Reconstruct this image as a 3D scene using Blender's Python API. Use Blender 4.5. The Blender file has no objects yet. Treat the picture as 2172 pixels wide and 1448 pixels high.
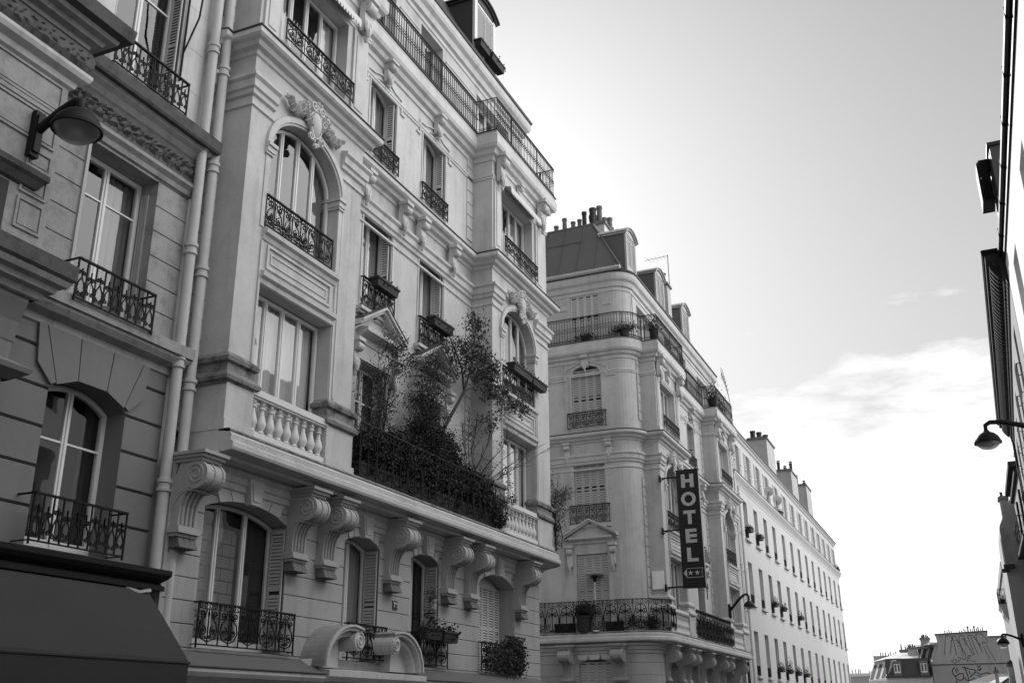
import bpy, math, random
from mathutils import Vector, Matrix, noise
R = math.radians
PI = math.pi
scene = bpy.context.scene
COL = scene.collection

# ------------------------------------------------------------------ camera
CAM_F, CX, CY, W0, H0, EYE = 2144.0, 1086.0, 724.0, 2172.0, 1448.0, 1.6
ay = Vector((2089 - CX, -(1514 - CY), -CAM_F)).normalized()
v2y = -(CAM_F ** 2 + (2089 - CX) * (-46.0)) / (1514 - CY)
az = Vector((-46.0, -v2y, -CAM_F)).normalized()
ax = ay.cross(az)
cam_d = bpy.data.cameras.new('camera')
cam = bpy.data.objects.new('camera', cam_d)
COL.objects.link(cam)
cam.matrix_world = Matrix((ax, ay, az)).to_4x4()
cam.location = (0, 0, EYE)
cam_d.sensor_width = 36.0
cam_d.lens = 36.0 * CAM_F / W0
cam_d.clip_end = 2000
cam_d.clip_start = 0.05
scene.camera = cam

# ------------------------------------------------------------------ light
SUN_EL, SUN_AZ = R(28.5), R(-27)          # azimuth from +Y, negative to the left
S = Vector((math.sin(SUN_AZ) * math.cos(SUN_EL), math.cos(SUN_AZ) * math.cos(SUN_EL), math.sin(SUN_EL)))
sd = bpy.data.lights.new('sun', 'SUN')
sd.energy = 5.0
sd.angle = R(0.5)
sd.color = (1.0, 1.0, 1.0)
so = bpy.data.objects.new('sun', sd)
COL.objects.link(so)
so.rotation_euler = S.to_track_quat('Z', 'Y').to_euler()
world = bpy.data.worlds.new('World')
scene.world = world
world.use_nodes = True
nt = world.node_tree
nt.nodes.clear()
N = nt.nodes.new
L = nt.links.new
sky = N('ShaderNodeTexSky')
sky.sky_type = 'NISHITA'
sky.sun_disc = False
sky.sun_elevation = SUN_EL
sky.sun_rotation = SUN_AZ
sky.altitude = 50
sky.air_density = 1.0
sky.dust_density = 2.2
sky.ozone_density = 1.0
bw = N('ShaderNodeRGBToBW')
L(sky.outputs[0], bw.inputs[0])
tc = N('ShaderNodeTexCoord')
sep = N('ShaderNodeSeparateXYZ')
L(tc.outputs['Generated'], sep.inputs[0])
def wm(op, a, b=None, c=None, clamp=False):
    m = N('ShaderNodeMath')
    m.operation = op
    m.use_clamp = clamp
    for i, v in enumerate((a, b, c)):
        if v is None: continue
        if isinstance(v, (int, float)): m.inputs[i].default_value = v
        else: L(v, m.inputs[i])
    return m.outputs[0]
zz = wm('MAXIMUM', sep.outputs[2], 0.06)
px = wm('DIVIDE', sep.outputs[0], zz)
py = wm('DIVIDE', sep.outputs[1], zz)
comb = N('ShaderNodeCombineXYZ')
L(px, comb.inputs[0]); L(py, comb.inputs[1])
ns = N('ShaderNodeTexNoise')
L(comb.outputs[0], ns.inputs['Vector'])
ns.inputs['Scale'].default_value = 1.5
ns.inputs['Detail'].default_value = 9
ns.inputs['Roughness'].default_value = 0.62
# cloud bank low over the end of the street, thinning out overhead
bank = N('ShaderNodeMapRange')
L(sep.outputs[2], bank.inputs[0])
bank.inputs[1].default_value = 0.25
bank.inputs[2].default_value = 0.40
bank.inputs[3].default_value = 1.0
bank.inputs[4].default_value = 0.0
side = N('ShaderNodeMapRange')
L(sep.outputs[0], side.inputs[0])
side.inputs[1].default_value = -0.34
side.inputs[2].default_value = 0.0
m1 = wm('MULTIPLY', bank.outputs[0], side.outputs[0])
hz = N('ShaderNodeMapRange'); L(sep.outputs[2], hz.inputs[0])
for i_, v_ in ((1, 0.30), (2, 0.10), (3, 0.0), (4, 1.0)): hz.inputs[i_].default_value = v_
cl = wm('ADD', wm('ADD', ns.outputs[0], wm('MULTIPLY', m1, 0.34)), wm('MULTIPLY', hz.outputs[0], 0.30))
ramp = N('ShaderNodeMapRange')
L(cl, ramp.inputs[0])
ramp.inputs[1].default_value = 0.66
ramp.inputs[2].default_value = 0.86
cloudf = wm('MULTIPLY', ramp.outputs[0], 0.9)
skyv = wm('MULTIPLY', wm('POWER', wm('MULTIPLY', bw.outputs[0], 0.1), 0.42), 6.0)
hz2 = N('ShaderNodeMapRange'); L(sep.outputs[2], hz2.inputs[0])
for i_, v_ in ((1, 0.62), (2, 0.30), (3, 0.0), (4, 1.0)): hz2.inputs[i_].default_value = v_
skyv = wm('ADD', skyv, wm('MULTIPLY', hz2.outputs[0], 1.0))
mixv = N('ShaderNodeMix')
L(cloudf, mixv.inputs[0]); L(skyv, mixv.inputs[2])
mixv.inputs[3].default_value = 11.5
# added bright cloud deck out of view, to light the facades
def mr(src, a, b):
    k = N('ShaderNodeMapRange'); L(src, k.inputs[0]); k.inputs[1].default_value = a; k.inputs[2].default_value = b
    return k.outputs[0]
fill_sky = wm('MAXIMUM', mr(sep.outputs[1], 0.35, -0.15), mr(sep.outputs[0], 0.14, 0.5))
fill_sky_val = wm('ADD', wm('MULTIPLY', wm('MULTIPLY', mr(sep.outputs[0], 0.0, 0.45), wm('MULTIPLY_ADD', mr(sep.outputs[1], -0.5, 0.2), 0.75, 0.25)), 32.0), wm('ADD', wm('MULTIPLY', ns.outputs[0], 3.0), 0.3))
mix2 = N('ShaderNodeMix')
L(fill_sky, mix2.inputs[0]); L(mixv.outputs[0], mix2.inputs[2]); L(fill_sky_val, mix2.inputs[3])
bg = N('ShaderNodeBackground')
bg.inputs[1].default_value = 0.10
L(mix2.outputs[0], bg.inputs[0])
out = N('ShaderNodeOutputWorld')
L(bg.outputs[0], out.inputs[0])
scene.view_settings.view_transform = 'Standard'
scene.view_settings.look = 'None'
scene.view_settings.exposure = 0.12
scene.view_settings.gamma = 1.0
scene.cycles.max_bounces = 6
scene.cycles.diffuse_bounces = 4
scene.cycles.transparent_max_bounces = 12
scene.cycles.use_denoising = True

# ------------------------------------------------------------------ materials
MATS = {}
def mat(name, base, var=0.12, rough=0.85, scale=0.9, bump=0.25, streak=0.0, fine=22.0, metal=0.0, spec=0.3, dirt=0.0):
    """grey surface: large soft stains, fine grain, optional vertical run marks, all in world position"""
    if name in MATS: return MATS[name]
    m = bpy.data.materials.new(name)
    m.use_nodes = True
    t = m.node_tree
    n, l = t.nodes.new, t.links.new
    p = t.nodes['Principled BSDF']
    geo = n('ShaderNodeNewGeometry')
    def nz(sc, det, ro, vec):
        k = n('ShaderNodeTexNoise')
        k.inputs['Scale'].default_value = sc
        k.inputs['Detail'].default_value = det
        k.inputs['Roughness'].default_value = ro
        l(vec, k.inputs['Vector'])
        return k.outputs[0]
    def mm(op, a, b, clamp=False):
        k = n('ShaderNodeMath'); k.operation = op; k.use_clamp = clamp
        for i, v in enumerate((a, b)):
            if isinstance(v, (int, float)): k.inputs[i].default_value = v
            else: l(v, k.inputs[i])
        return k.outputs[0]
    big = nz(scale, 6, 0.65, geo.outputs['Position'])
    fin = nz(fine, 4, 0.7, geo.outputs['Position'])
    v = mm('MULTIPLY', mm('SUBTRACT', big, 0.5), 2.4 * var)
    v = mm('ADD', v, mm('MULTIPLY', mm('SUBTRACT', fin, 0.5), 0.9 * var))
    if streak:
        mp = n('ShaderNodeMapping')
        mp.inputs['Scale'].default_value = (3.2, 3.2, 0.22)
        l(geo.outputs['Position'], mp.inputs[0])
        st = nz(1.0, 5, 0.7, mp.outputs[0])
        s2 = mm('MULTIPLY', mm('SUBTRACT', st, 0.52, True), 4.0)
        v = mm('SUBTRACT', v, mm('MULTIPLY', mm('MINIMUM', s2, 1.0), streak))
    if dirt:
        d = nz(3.2, 7, 0.75, geo.outputs['Position'])
        d2 = mm('MULTIPLY', mm('SUBTRACT', d, 0.48, True), 5.0)
        v = mm('SUBTRACT', v, mm('MULTIPLY', mm('MINIMUM', d2, 1.0), dirt))
    v = mm('MULTIPLY', mm('ADD', v, 1.0), base)
    v = mm('MAXIMUM', v, base * 0.12)
    cr = n('ShaderNodeCombineColor')
    for i in range(3): l(v, cr.inputs[i])
    l(cr.outputs[0], p.inputs['Base Color'])
    p.inputs['Roughness'].default_value = rough
    p.inputs['Metallic'].default_value = metal
    p.inputs['Specular IOR Level'].default_value = spec
    if bump:
        b = n('ShaderNodeBump')
        b.inputs['Strength'].default_value = bump
        b.inputs['Distance'].default_value = 0.012
        l(mm('ADD', fin, big), b.inputs['Height'])
        l(b.outputs[0], p.inputs['Normal'])
    MATS[name] = m
    return m
def glassmat():
    m = bpy.data.materials.new('window_glass')
    m.use_nodes = True
    t = m.node_tree
    t.nodes.clear()
    n, l = t.nodes.new, t.links.new
    o = n('ShaderNodeOutputMaterial')
    mx = n('ShaderNodeMixShader')
    tr = n('ShaderNodeBsdfTransparent')
    tr.inputs[0].default_value = (0.78, 0.78, 0.78, 1)
    gl = n('ShaderNodeBsdfGlossy')
    gl.inputs['Roughness'].default_value = 0.02
    gl.inputs[0].default_value = (0.9, 0.9, 0.9, 1)
    geo = n('ShaderNodeNewGeometry')
    dt = n('ShaderNodeVectorMath'); dt.operation = 'DOT_PRODUCT'
    l(geo.outputs['Normal'], dt.inputs[0]); l(geo.outputs['Incoming'], dt.inputs[1])
    ab = n('ShaderNodeMath'); ab.operation = 'ABSOLUTE'; l(dt.outputs['Value'], ab.inputs[0])
    om = n('ShaderNodeMath'); om.operation = 'SUBTRACT'; om.inputs[0].default_value = 1.0; l(ab.outputs[0], om.inputs[1])
    pw = n('ShaderNodeMath'); pw.operation = 'POWER'; l(om.outputs[0], pw.inputs[0]); pw.inputs[1].default_value = 4.5
    fr = n('ShaderNodeMath'); fr.operation = 'MULTIPLY_ADD'; l(pw.outputs[0], fr.inputs[0]); fr.inputs[1].default_value = 0.9; fr.inputs[2].default_value = 0.075
    nz = n('ShaderNodeTexNoise')
    nz.inputs['Scale'].default_value = 1.3
    l(geo.outputs['Position'], nz.inputs['Vector'])
    bp = n('ShaderNodeBump')
    bp.inputs['Strength'].default_value = 0.25
    bp.inputs['Distance'].default_value = 0.02
    l(nz.outputs[0], bp.inputs['Height'])
    l(bp.outputs[0], gl.inputs['Normal'])
    l(fr.outputs[0], mx.inputs[0]); l(tr.outputs[0], mx.inputs[1]); l(gl.outputs[0], mx.inputs[2])
    l(mx.outputs[0], o.inputs[0])
    MATS['glass'] = m
    return m
GLASS = glassmat()
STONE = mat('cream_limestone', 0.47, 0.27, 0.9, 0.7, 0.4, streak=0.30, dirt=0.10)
STONED = mat('weathered_limestone_moulding', 0.20, 0.4, 0.95, 2.2, 0.6, dirt=0.85)
TRIM = mat('limestone_trim', 0.50, 0.22, 0.88, 1.3, 0.4, streak=0.28, dirt=0.10)
BALM = mat('pale_baluster_stone', 0.62, 0.06, 0.8, 1.5, 0.1)
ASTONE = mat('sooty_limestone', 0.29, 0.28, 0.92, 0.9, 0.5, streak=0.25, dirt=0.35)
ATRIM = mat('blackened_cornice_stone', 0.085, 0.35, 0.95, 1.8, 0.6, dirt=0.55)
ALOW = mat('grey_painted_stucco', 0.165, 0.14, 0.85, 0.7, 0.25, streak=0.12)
CARVED = mat('carved_frieze_stone', 0.12, 0.3, 0.95, 6, 0.9, fine=12, dirt=0.4)
WHITE = mat('white_render', 0.53, 0.10, 0.9, 0.4, 0.15, streak=0.16)
WHITE2 = mat('bright_render', 0.82, 0.05, 0.9, 0.8, 0.15, streak=0.04)
JOINERY = mat('white_window_paint', 0.66, 0.04, 0.5, 2, 0.05)
SHUT = mat('grey_shutter_paint', 0.52, 0.06, 0.6, 2, 0.05)
SHUTD = mat('dull_shutter_paint', 0.38, 0.08, 0.7, 2, 0.05)
IRON = mat('black_wrought_iron', 0.008, 0.2, 0.65, 3, 0.0, spec=0.2)
IRONM = mat('dark_bracketed_cornice', 0.035, 0.3, 0.8, 2, 0.3)
GUTTA = mat('sooty_guttae', 0.13, 0.3, 0.95, 3, 0.3)
DARKGAP = mat('louver_gap_shade', 0.03, 0.1, 0.9, 2, 0.0)  # near-black colour that paints the shade between slats
MEZZ = mat('limestone_low_shade', 0.34, 0.26, 0.92, 0.8, 0.4, streak=0.25)  # same limestone, colour darkened for the weaker light low in the street
MEZT = mat('limestone_trim_low_shade', 0.35, 0.18, 0.92, 1.3, 0.3, streak=0.12)  # trim copy with that low-street shade put into its colour
ZINC = mat('zinc_roofing', 0.115, 0.12, 0.55, 0.8, 0.1, streak=0.15, spec=0.4)
SLATE = mat('dark_slate', 0.05, 0.2, 0.6, 2, 0.3)
LEAD = mat('lead_flashing', 0.05, 0.3, 0.6, 3, 0.1)
PIPE = mat('painted_downpipe', 0.44, 0.10, 0.6, 1.5, 0.1, dirt=0.12)
CURT = [mat('curtain_dark', 0.05, 0.2, 0.9), mat('curtain_grey', 0.24, 0.15, 0.9), mat('curtain_light', 0.44, 0.10, 0.9), mat('net_curtain', 0.72, 0.08, 0.9)]
AWN = mat('dark_awning_canvas', 0.034, 0.16, 0.85, 0.8, 0.15)
VAL = mat('pale_awning_canvas', 0.55, 0.08, 0.85, 2, 0.1)
LEAF = mat('dark_foliage', 0.022, 0.5, 0.6, 3, 0.0)
LEAF2 = mat('mid_foliage', 0.05, 0.45, 0.55, 3, 0.0)
BARK = mat('bark', 0.035, 0.3, 0.9, 6, 0.4)
PLANTER = mat('dark_planter', 0.03, 0.3, 0.7, 3, 0.1)
POT = mat('terracotta_pot', 0.16, 0.35, 0.85, 2.2, 0.2)
POTD = mat('sooty_pot', 0.05, 0.3, 0.85, 2.2, 0.2)
SIGN = mat('dark_sign_paint', 0.010, 0.1, 0.35, 2, 0.0, spec=0.4)
LETTER = mat('pale_sign_lettering', 0.46, 0.05, 0.6, 2, 0.0)
FAINT = mat('faint_sign_lettering', 0.035, 0.05, 0.6, 2, 0.0)
LAMPM = mat('lamp_black_enamel', 0.010, 0.1, 0.55, 2, 0.0, spec=0.2)
ROAD = mat('asphalt', 0.045, 0.2, 0.9, 0.5, 0.4)
PAVE = mat('pavement_stone', 0.12, 0.15, 0.9, 0.6, 0.3)
PARGE = mat('grey_party_wall_render', 0.33, 0.16, 0.92, 0.35, 0.3, streak=0.25)
PARGEL = mat('pale_party_wall_render', 0.42, 0.1, 0.92, 0.35, 0.3, streak=0.15)
SPRAY = mat('spray_paint', 0.03, 0.4, 0.9, 4, 0.0)
SPRAYF = mat('faded_spray_paint', 0.105, 0.2, 0.9, 4, 0.0)
BLOCKM = mat('breeze_block', 0.20, 0.15, 0.95, 3, 0.4)
STEEL = mat('bright_metal', 0.55, 0.05, 0.35, 2, 0.0, metal=0.8)
DISH = mat('white_dish', 0.75, 0.03, 0.5, 2, 0.0)

def lampglass():
    m = bpy.data.materials.new('lamp_bowl_glass')
    m.use_nodes = True
    t = m.node_tree; t.nodes.clear()
    n, l = t.nodes.new, t.links.new
    o = n('ShaderNodeOutputMaterial'); mx = n('ShaderNodeMixShader'); m2 = n('ShaderNodeMixShader')
    tr = n('ShaderNodeBsdfTransparent'); tr.inputs[0].default_value = (0.8, 0.8, 0.8, 1)
    tl = n('ShaderNodeBsdfTranslucent'); tl.inputs[0].default_value = (0.8, 0.8, 0.8, 1)
    gl = n('ShaderNodeBsdfGlossy'); gl.inputs['Roughness'].default_value = 0.08
    fr = n('ShaderNodeValue'); fr.outputs[0].default_value = 0.10
    mx.inputs[0].default_value = 0.62
    l(tr.outputs[0], mx.inputs[1]); l(tl.outputs[0], mx.inputs[2])
    l(fr.outputs[0], m2.inputs[0]); l(mx.outputs[0], m2.inputs[1]); l(gl.outputs[0], m2.inputs[2])
    l(m2.outputs[0], o.inputs[0])
    return m
LGLASS = lampglass()

# ------------------------------------------------------------------ object helpers
def absloc(o):
    p = Vector((0, 0, 0))
    while o is not None:
        p += o.location
        o = o.parent
    return p
def tag(o, label=None, cat=None, group=None, kind=None):
    if label: o['label'] = label
    if cat: o['category'] = cat
    if group: o['group'] = group
    if kind: o['kind'] = kind
    return o
def empty(name, loc, label, cat, group=None):
    o = bpy.data.objects.new(name, None)
    COL.objects.link(o)
    o.location = loc
    o.empty_display_size = 0.3
    return tag(o, label, cat, group)

class Fr:
    """facade frame: u along the wall, w outward from it, z up -> world"""
    def __init__(s, kind, plane, u0=0.0, dz=0.0):
        s.k, s.p, s.u0, s.dz = kind, plane, u0, dz
        s.rot = {'left': PI / 2, 'side': 0.0, 'right': -PI / 2, 'local': 0.0}[kind]
    def __call__(s, u, w, z):
        if s.k == 'left': return (s.p + w, s.u0 + u, z + s.dz)
        if s.k == 'right': return (s.p - w, s.u0 + u, z + s.dz)
        if s.k == 'side': return (s.u0 + u, s.p - w, z + s.dz)
        return (u, -w, z)
LF = Fr('local', 0)

class MB:
    def __init__(s):
        s.v, s.f, s.m, s.cuts = [], [], [], []
    def cut(s):
        """start a new piece: build() makes each piece an object of its own"""
        if s.v and (not s.cuts or s.cuts[-1] != (len(s.v), len(s.f))): s.cuts.append((len(s.v), len(s.f)))
        return s
    def add(s, vs, fs, mi=0):
        b = len(s.v)
        s.v.extend([tuple(p) for p in vs])
        for f in fs:
            s.f.append([b + i for i in f])
            s.m.append(mi)
    def box(s, fr, u0, u1, w0, w1, z0, z1, mi=0):
        vs = [fr(u, w, z) for z in (z0, z1) for w in (w0, w1) for u in (u0, u1)]
        s.add(vs, [(0, 1, 3, 2), (4, 6, 7, 5), (0, 4, 5, 1), (2, 3, 7, 6), (0, 2, 6, 4), (1, 5, 7, 3)], mi)
    def prism(s, fr, poly, u0, u1, mi=0, axis='u'):
        """poly in (w,z) extruded along u, or poly in (u,z) extruded along w"""
        n = len(poly)
        if axis == 'u':
            vs = [fr(u0, a, b) for a, b in poly] + [fr(u1, a, b) for a, b in poly]
        else:
            vs = [fr(a, u0, b) for a, b in poly] + [fr(a, u1, b) for a, b in poly]
        fs = [list(range(n)), list(range(2 * n - 1, n - 1, -1))]
        fs += [(i, (i + 1) % n, n + (i + 1) % n, n + i) for i in range(n)]
        s.add(vs, fs, mi)
    def tube(s, pts, r, n=4, mi=0, r2=None, caps=True):
        pts = [Vector(p) for p in pts]
        k = len(pts)
        if k < 2: return
        vs, fs = [], []
        ref = None
        for i, p in enumerate(pts):
            d = (pts[min(i + 1, k - 1)] - pts[max(i - 1, 0)])
            if d.length < 1e-9: d = Vector((0, 0, 1))
            d.normalize()
            if ref is None:
                ref = Vector((0, 0, 1)) if abs(d.z) < 0.9 else Vector((1, 0, 0))
                a = d.cross(ref).normalized()
            else:
                a = (a - d * a.dot(d))
                a = a.normalized() if a.length > 1e-6 else d.orthogonal().normalized()
            b = d.cross(a)
            rr = r if r2 is None else r + (r2 - r) * i / (k - 1)
            for j in range(n):
                t = 2 * PI * (j + 0.5) / n
                vs.append(p + (a * math.cos(t) + b * math.sin(t)) * rr)
        for i in range(k - 1):
            for j in range(n):
                q = (j + 1) % n
                fs.append((i * n + j, i * n + q, (i + 1) * n + q, (i + 1) * n + j))
        if caps:
            fs.append(list(range(n - 1, -1, -1)))
            fs.append([(k - 1) * n + j for j in range(n)])
        s.add(vs, fs, mi)
    def lathe(s, c, prof, n=12, mi=0, axis=None):
        """prof [(r,z)] about a vertical axis at c"""
        c = Vector(c)
        k = len(prof)
        vs = []
        for r, z in prof:
            for j in range(n):
                t = 2 * PI * j / n
                vs.append((c.x + r * math.cos(t), c.y + r * math.sin(t), c.z + z))
        fs = [(i * n + j, i * n + (j + 1) % n, (i + 1) * n + (j + 1) % n, (i + 1) * n + j) for i in range(k - 1) for j in range(n)]
        if prof[0][0] > 1e-4: fs.append(list(range(n - 1, -1, -1)))
        if prof[-1][0] > 1e-4: fs.append([(k - 1) * n + j for j in range(n)])
        s.add(vs, fs, mi)
    def blob(s, c, rx, ry, rz, mi=0, n=8, k=5, jit=0.0, rnd=None):
        vs, fs = [], []
        for i in range(k + 1):
            a = PI * i / k
            for j in range(n):
                t = 2 * PI * j / n
                q = 1 + (rnd.uniform(-jit, jit) if rnd and jit else 0)
                vs.append((c[0] + rx * math.sin(a) * math.cos(t) * q, c[1] + ry * math.sin(a) * math.sin(t) * q, c[2] + rz * math.cos(a) * q))
        for i in range(k):
            for j in range(n):
                fs.append((i * n + j, i * n + (j + 1) % n, (i + 1) * n + (j + 1) % n, (i + 1) * n + j))
        s.add(vs, fs, mi)
    def sweep(s, prof, path, mi=0, dz=0.0, caps=True):
        """moulding: prof [(w,z)] carried along plan path of world (x,y); outward is to the right of travel"""
        P = [Vector((p[0], p[1])) for p in path]
        k = len(P)
        nr = []
        for i in range(k - 1):
            d = (P[i + 1] - P[i]).normalized()
            nr.append(Vector((d.y, -d.x)))
        vs, fs = [], []
        m = len(prof)
        for i in range(k):
            if i == 0: n_ = nr[0]
            elif i == k - 1: n_ = nr[-1]
            else:
                q = 1 + nr[i - 1].dot(nr[i])
                n_ = (nr[i - 1] + nr[i]) / max(q, 0.15)
            for w, z in prof:
                vs.append((P[i].x + n_.x * w, P[i].y + n_.y * w, z + dz))
        for i in range(k - 1):
            for j in range(m - 1):
                fs.append((i * m + j, (i + 1) * m + j, (i + 1) * m + j + 1, i * m + j + 1))
        if caps:
            fs.append(list(range(m)))
            fs.append([(k - 1) * m + j for j in range(m - 1, -1, -1)])
        s.add(vs, fs, mi)
    def band(s, fr, path, width, w0, w1, mi=0, closed=False):
        """flat raised band: inner edge on path of (u,z), width to the left of travel"""
        P = [Vector(p) for p in path]
        k = len(P)
        offs = []
        for i in range(k):
            ds = []
            if i > 0 or closed: ds.append((P[i] - P[i - 1]).normalized())
            if i < k - 1 or closed: ds.append((P[(i + 1) % k] - P[i]).normalized())
            ns_ = [Vector((-d.y, d.x)) for d in ds]
            if len(ns_) == 2:
                q = 1 + ns_[0].dot(ns_[1])
                o = (ns_[0] + ns_[1]) / max(q, 0.2)
            else: o = ns_[0]
            offs.append(P[i] + o * width)
        vs = []
        for i in range(k):
            a, b = P[i], offs[i]
            vs += [fr(a.x, w0, a.y), fr(a.x, w1, a.y), fr(b.x, w1, b.y), fr(b.x, w0, b.y)]
        fs = []
        rng = range(k) if closed else range(k - 1)
        for i in rng:
            j = (i + 1) % k
            for q in range(3):
                fs.append((i * 4 + q, j * 4 + q, j * 4 + q + 1, i * 4 + q + 1))
        if not closed:
            fs.append((0, 1, 2, 3)); fs.append(((k - 1) * 4 + 3, (k - 1) * 4 + 2, (k - 1) * 4 + 1, (k - 1) * 4))
        s.add(vs, fs, mi)
    def mesh(s, name, mats, origin=(0, 0, 0), smooth=False, recalc=False):
        me = bpy.data.meshes.new(name)
        ox, oy, oz = origin
        me.from_pydata([(x - ox, y - oy, z - oz) for x, y, z in s.v], [], s.f)
        if not isinstance(mats, (list, tuple)): mats = [mats]
        for m_ in mats: me.materials.append(m_)
        if len(mats) > 1: me.polygons.foreach_set('material_index', s.m)
        if recalc or smooth:
            import bmesh
            b = bmesh.new(); b.from_mesh(me)
            bmesh.ops.recalc_face_normals(b, faces=b.faces)
            b.to_mesh(me); b.free()
        if smooth:
            me.polygons.foreach_set('use_smooth', [True] * len(me.polygons))
            try: me.set_sharp_from_angle(angle=R(40))
            except Exception: pass
        me.update()
        return me
    def build(s, name, mats, parent=None, smooth=False, origin=None, label=None):
        """ONE mesh object; vertices were given in world space"""
        if s.cuts:
            marks = [(0, 0)] + s.cuts + [(len(s.v), len(s.f))]
            last = None
            for (v0, f0), (v1, f1) in zip(marks[:-1], marks[1:]):
                if v1 == v0: continue
                q = MB()
                q.v = s.v[v0:v1]; q.f = [[i - v0 for i in f] for f in s.f[f0:f1]]; q.m = s.m[f0:f1]
                last = q.build(name, mats, parent, smooth, origin, label)
            return last
        pa = absloc(parent) if parent is not None else Vector((0, 0, 0))
        org = Vector(origin) if origin is not None else pa
        o = bpy.data.objects.new(name, s.mesh(name, mats, org, smooth))
        COL.objects.link(o)
        o.parent = parent
        o.location = org - pa
        if label: o['label'] = label
        return o
def inst(name, me, parent, loc, rz=0.0, sc=(1, 1, 1)):
    o = bpy.data.objects.new(name, me)
    COL.objects.link(o)
    o.parent = parent
    o.location = Vector(loc) - (absloc(parent) if parent is not None else Vector((0, 0, 0)))
    o.rotation_euler = (0, 0, rz)
    o.scale = sc
    return o
def copy_tree(o, parent=None):
    c = o.copy(); COL.objects.link(c); c.parent = parent
    for ch in list(o.children): copy_tree(ch, c)
    return c

# ------------------------------------------------------------------ facade pieces
def archz(u, a, b, d, rise, kind='seg'):
    if rise <= 0: return d
    m, c = (a + b) / 2, (b - a) / 2
    t = max(-1.0, min(1.0, (u - m) / c))
    if kind == 'ell': return d - rise * (1 - math.sqrt(max(0, 1 - t * t)))
    Rr = (c * c + rise * rise) / (2 * rise)
    return d - (Rr - math.sqrt(max(0, Rr * Rr - (t * c) ** 2)))
def archu(a, b, kind, n=14):
    m, c = (a + b) / 2, (b - a) / 2
    if kind == 'ell': return [m - c * math.cos(PI * i / n) for i in range(n + 1)]
    return [a + (b - a) * i / n for i in range(n + 1)]
def opath(a, b, c, d, rise, kind='seg', n=14):
    if rise <= 0: return [(a, c), (a, d), (b, d), (b, c)]
    return [(a, c)] + [(u, archz(u, a, b, d, rise, kind)) for u in archu(a, b, kind, n)] + [(b, c)]
def wall(mb, fr, u0, u1, z0, z1, w, ops=(), joints=None, gd=0.022, gh=0.014, mi=0, rmi=None):
    """wall sheet with openings (a,b,c,d,rise,depth,kind) and their reveals, optional rusticated courses"""
    ub = {u0, u1}
    for o in ops:
        us = archu(o[0], o[1], o[6], 14) if o[4] > 0 else [o[0], o[1]]
        ub.update(us)
    ub = sorted(x for x in ub if u0 - 1e-6 <= x <= u1 + 1e-6)
    def quad(ua, ubb, za, zb, zt):
        if zt - min(za, zb) < 1e-4: return
        js = [j for j in (joints or []) if max(za, zb) + 0.03 < j < zt - 0.03]
        lo_a, lo_b = za, zb
        for j in js:
            mb.add([fr(ua, w, lo_a), fr(ubb, w, lo_b), fr(ubb, w, j - gh), fr(ua, w, j - gh)], [(0, 1, 2, 3)], mi)
            mb.add([fr(ua, w, j - gh), fr(ubb, w, j - gh), fr(ubb, w - gd, j), fr(ua, w - gd, j), fr(ua, w, j + gh), fr(ubb, w, j + gh)], [(0, 1, 2, 3), (3, 2, 5, 4)], mi)
            lo_a = lo_b = j + gh
        mb.add([fr(ua, w, lo_a), fr(ubb, w, lo_b), fr(ubb, w, zt), fr(ua, w, zt)], [(0, 1, 2, 3)], mi)
    for i in range(len(ub) - 1):
        ua, ubb = ub[i], ub[i + 1]
        if ubb - ua < 1e-5: continue
        mid = (ua + ubb) / 2
        cur = (z0, z0)
        for o in sorted((o for o in ops if o[0] < mid < o[1]), key=lambda o: o[2]):
            quad(ua, ubb, cur[0], cur[1], o[2])
            cur = (archz(ua, o[0], o[1], o[3], o[4], o[6]), archz(ubb, o[0], o[1], o[3], o[4], o[6]))
        quad(ua, ubb, cur[0], cur[1], z1)
    r_ = mi if rmi is None else rmi
    for a, b, c, d, rise, dep, kind in ops:
        P = opath(a, b, c, d, rise, kind)
        n = len(P)
        vs = [fr(u, w, z) for u, z in P] + [fr(u, w - dep, z) for u, z in P]
        mb.add(vs, [(i, i + 1, n + i + 1, n + i) for i in range(n - 1)] + [(n - 1, 0, n, 2 * n - 1)], r_)
RND = random.Random(7)
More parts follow.
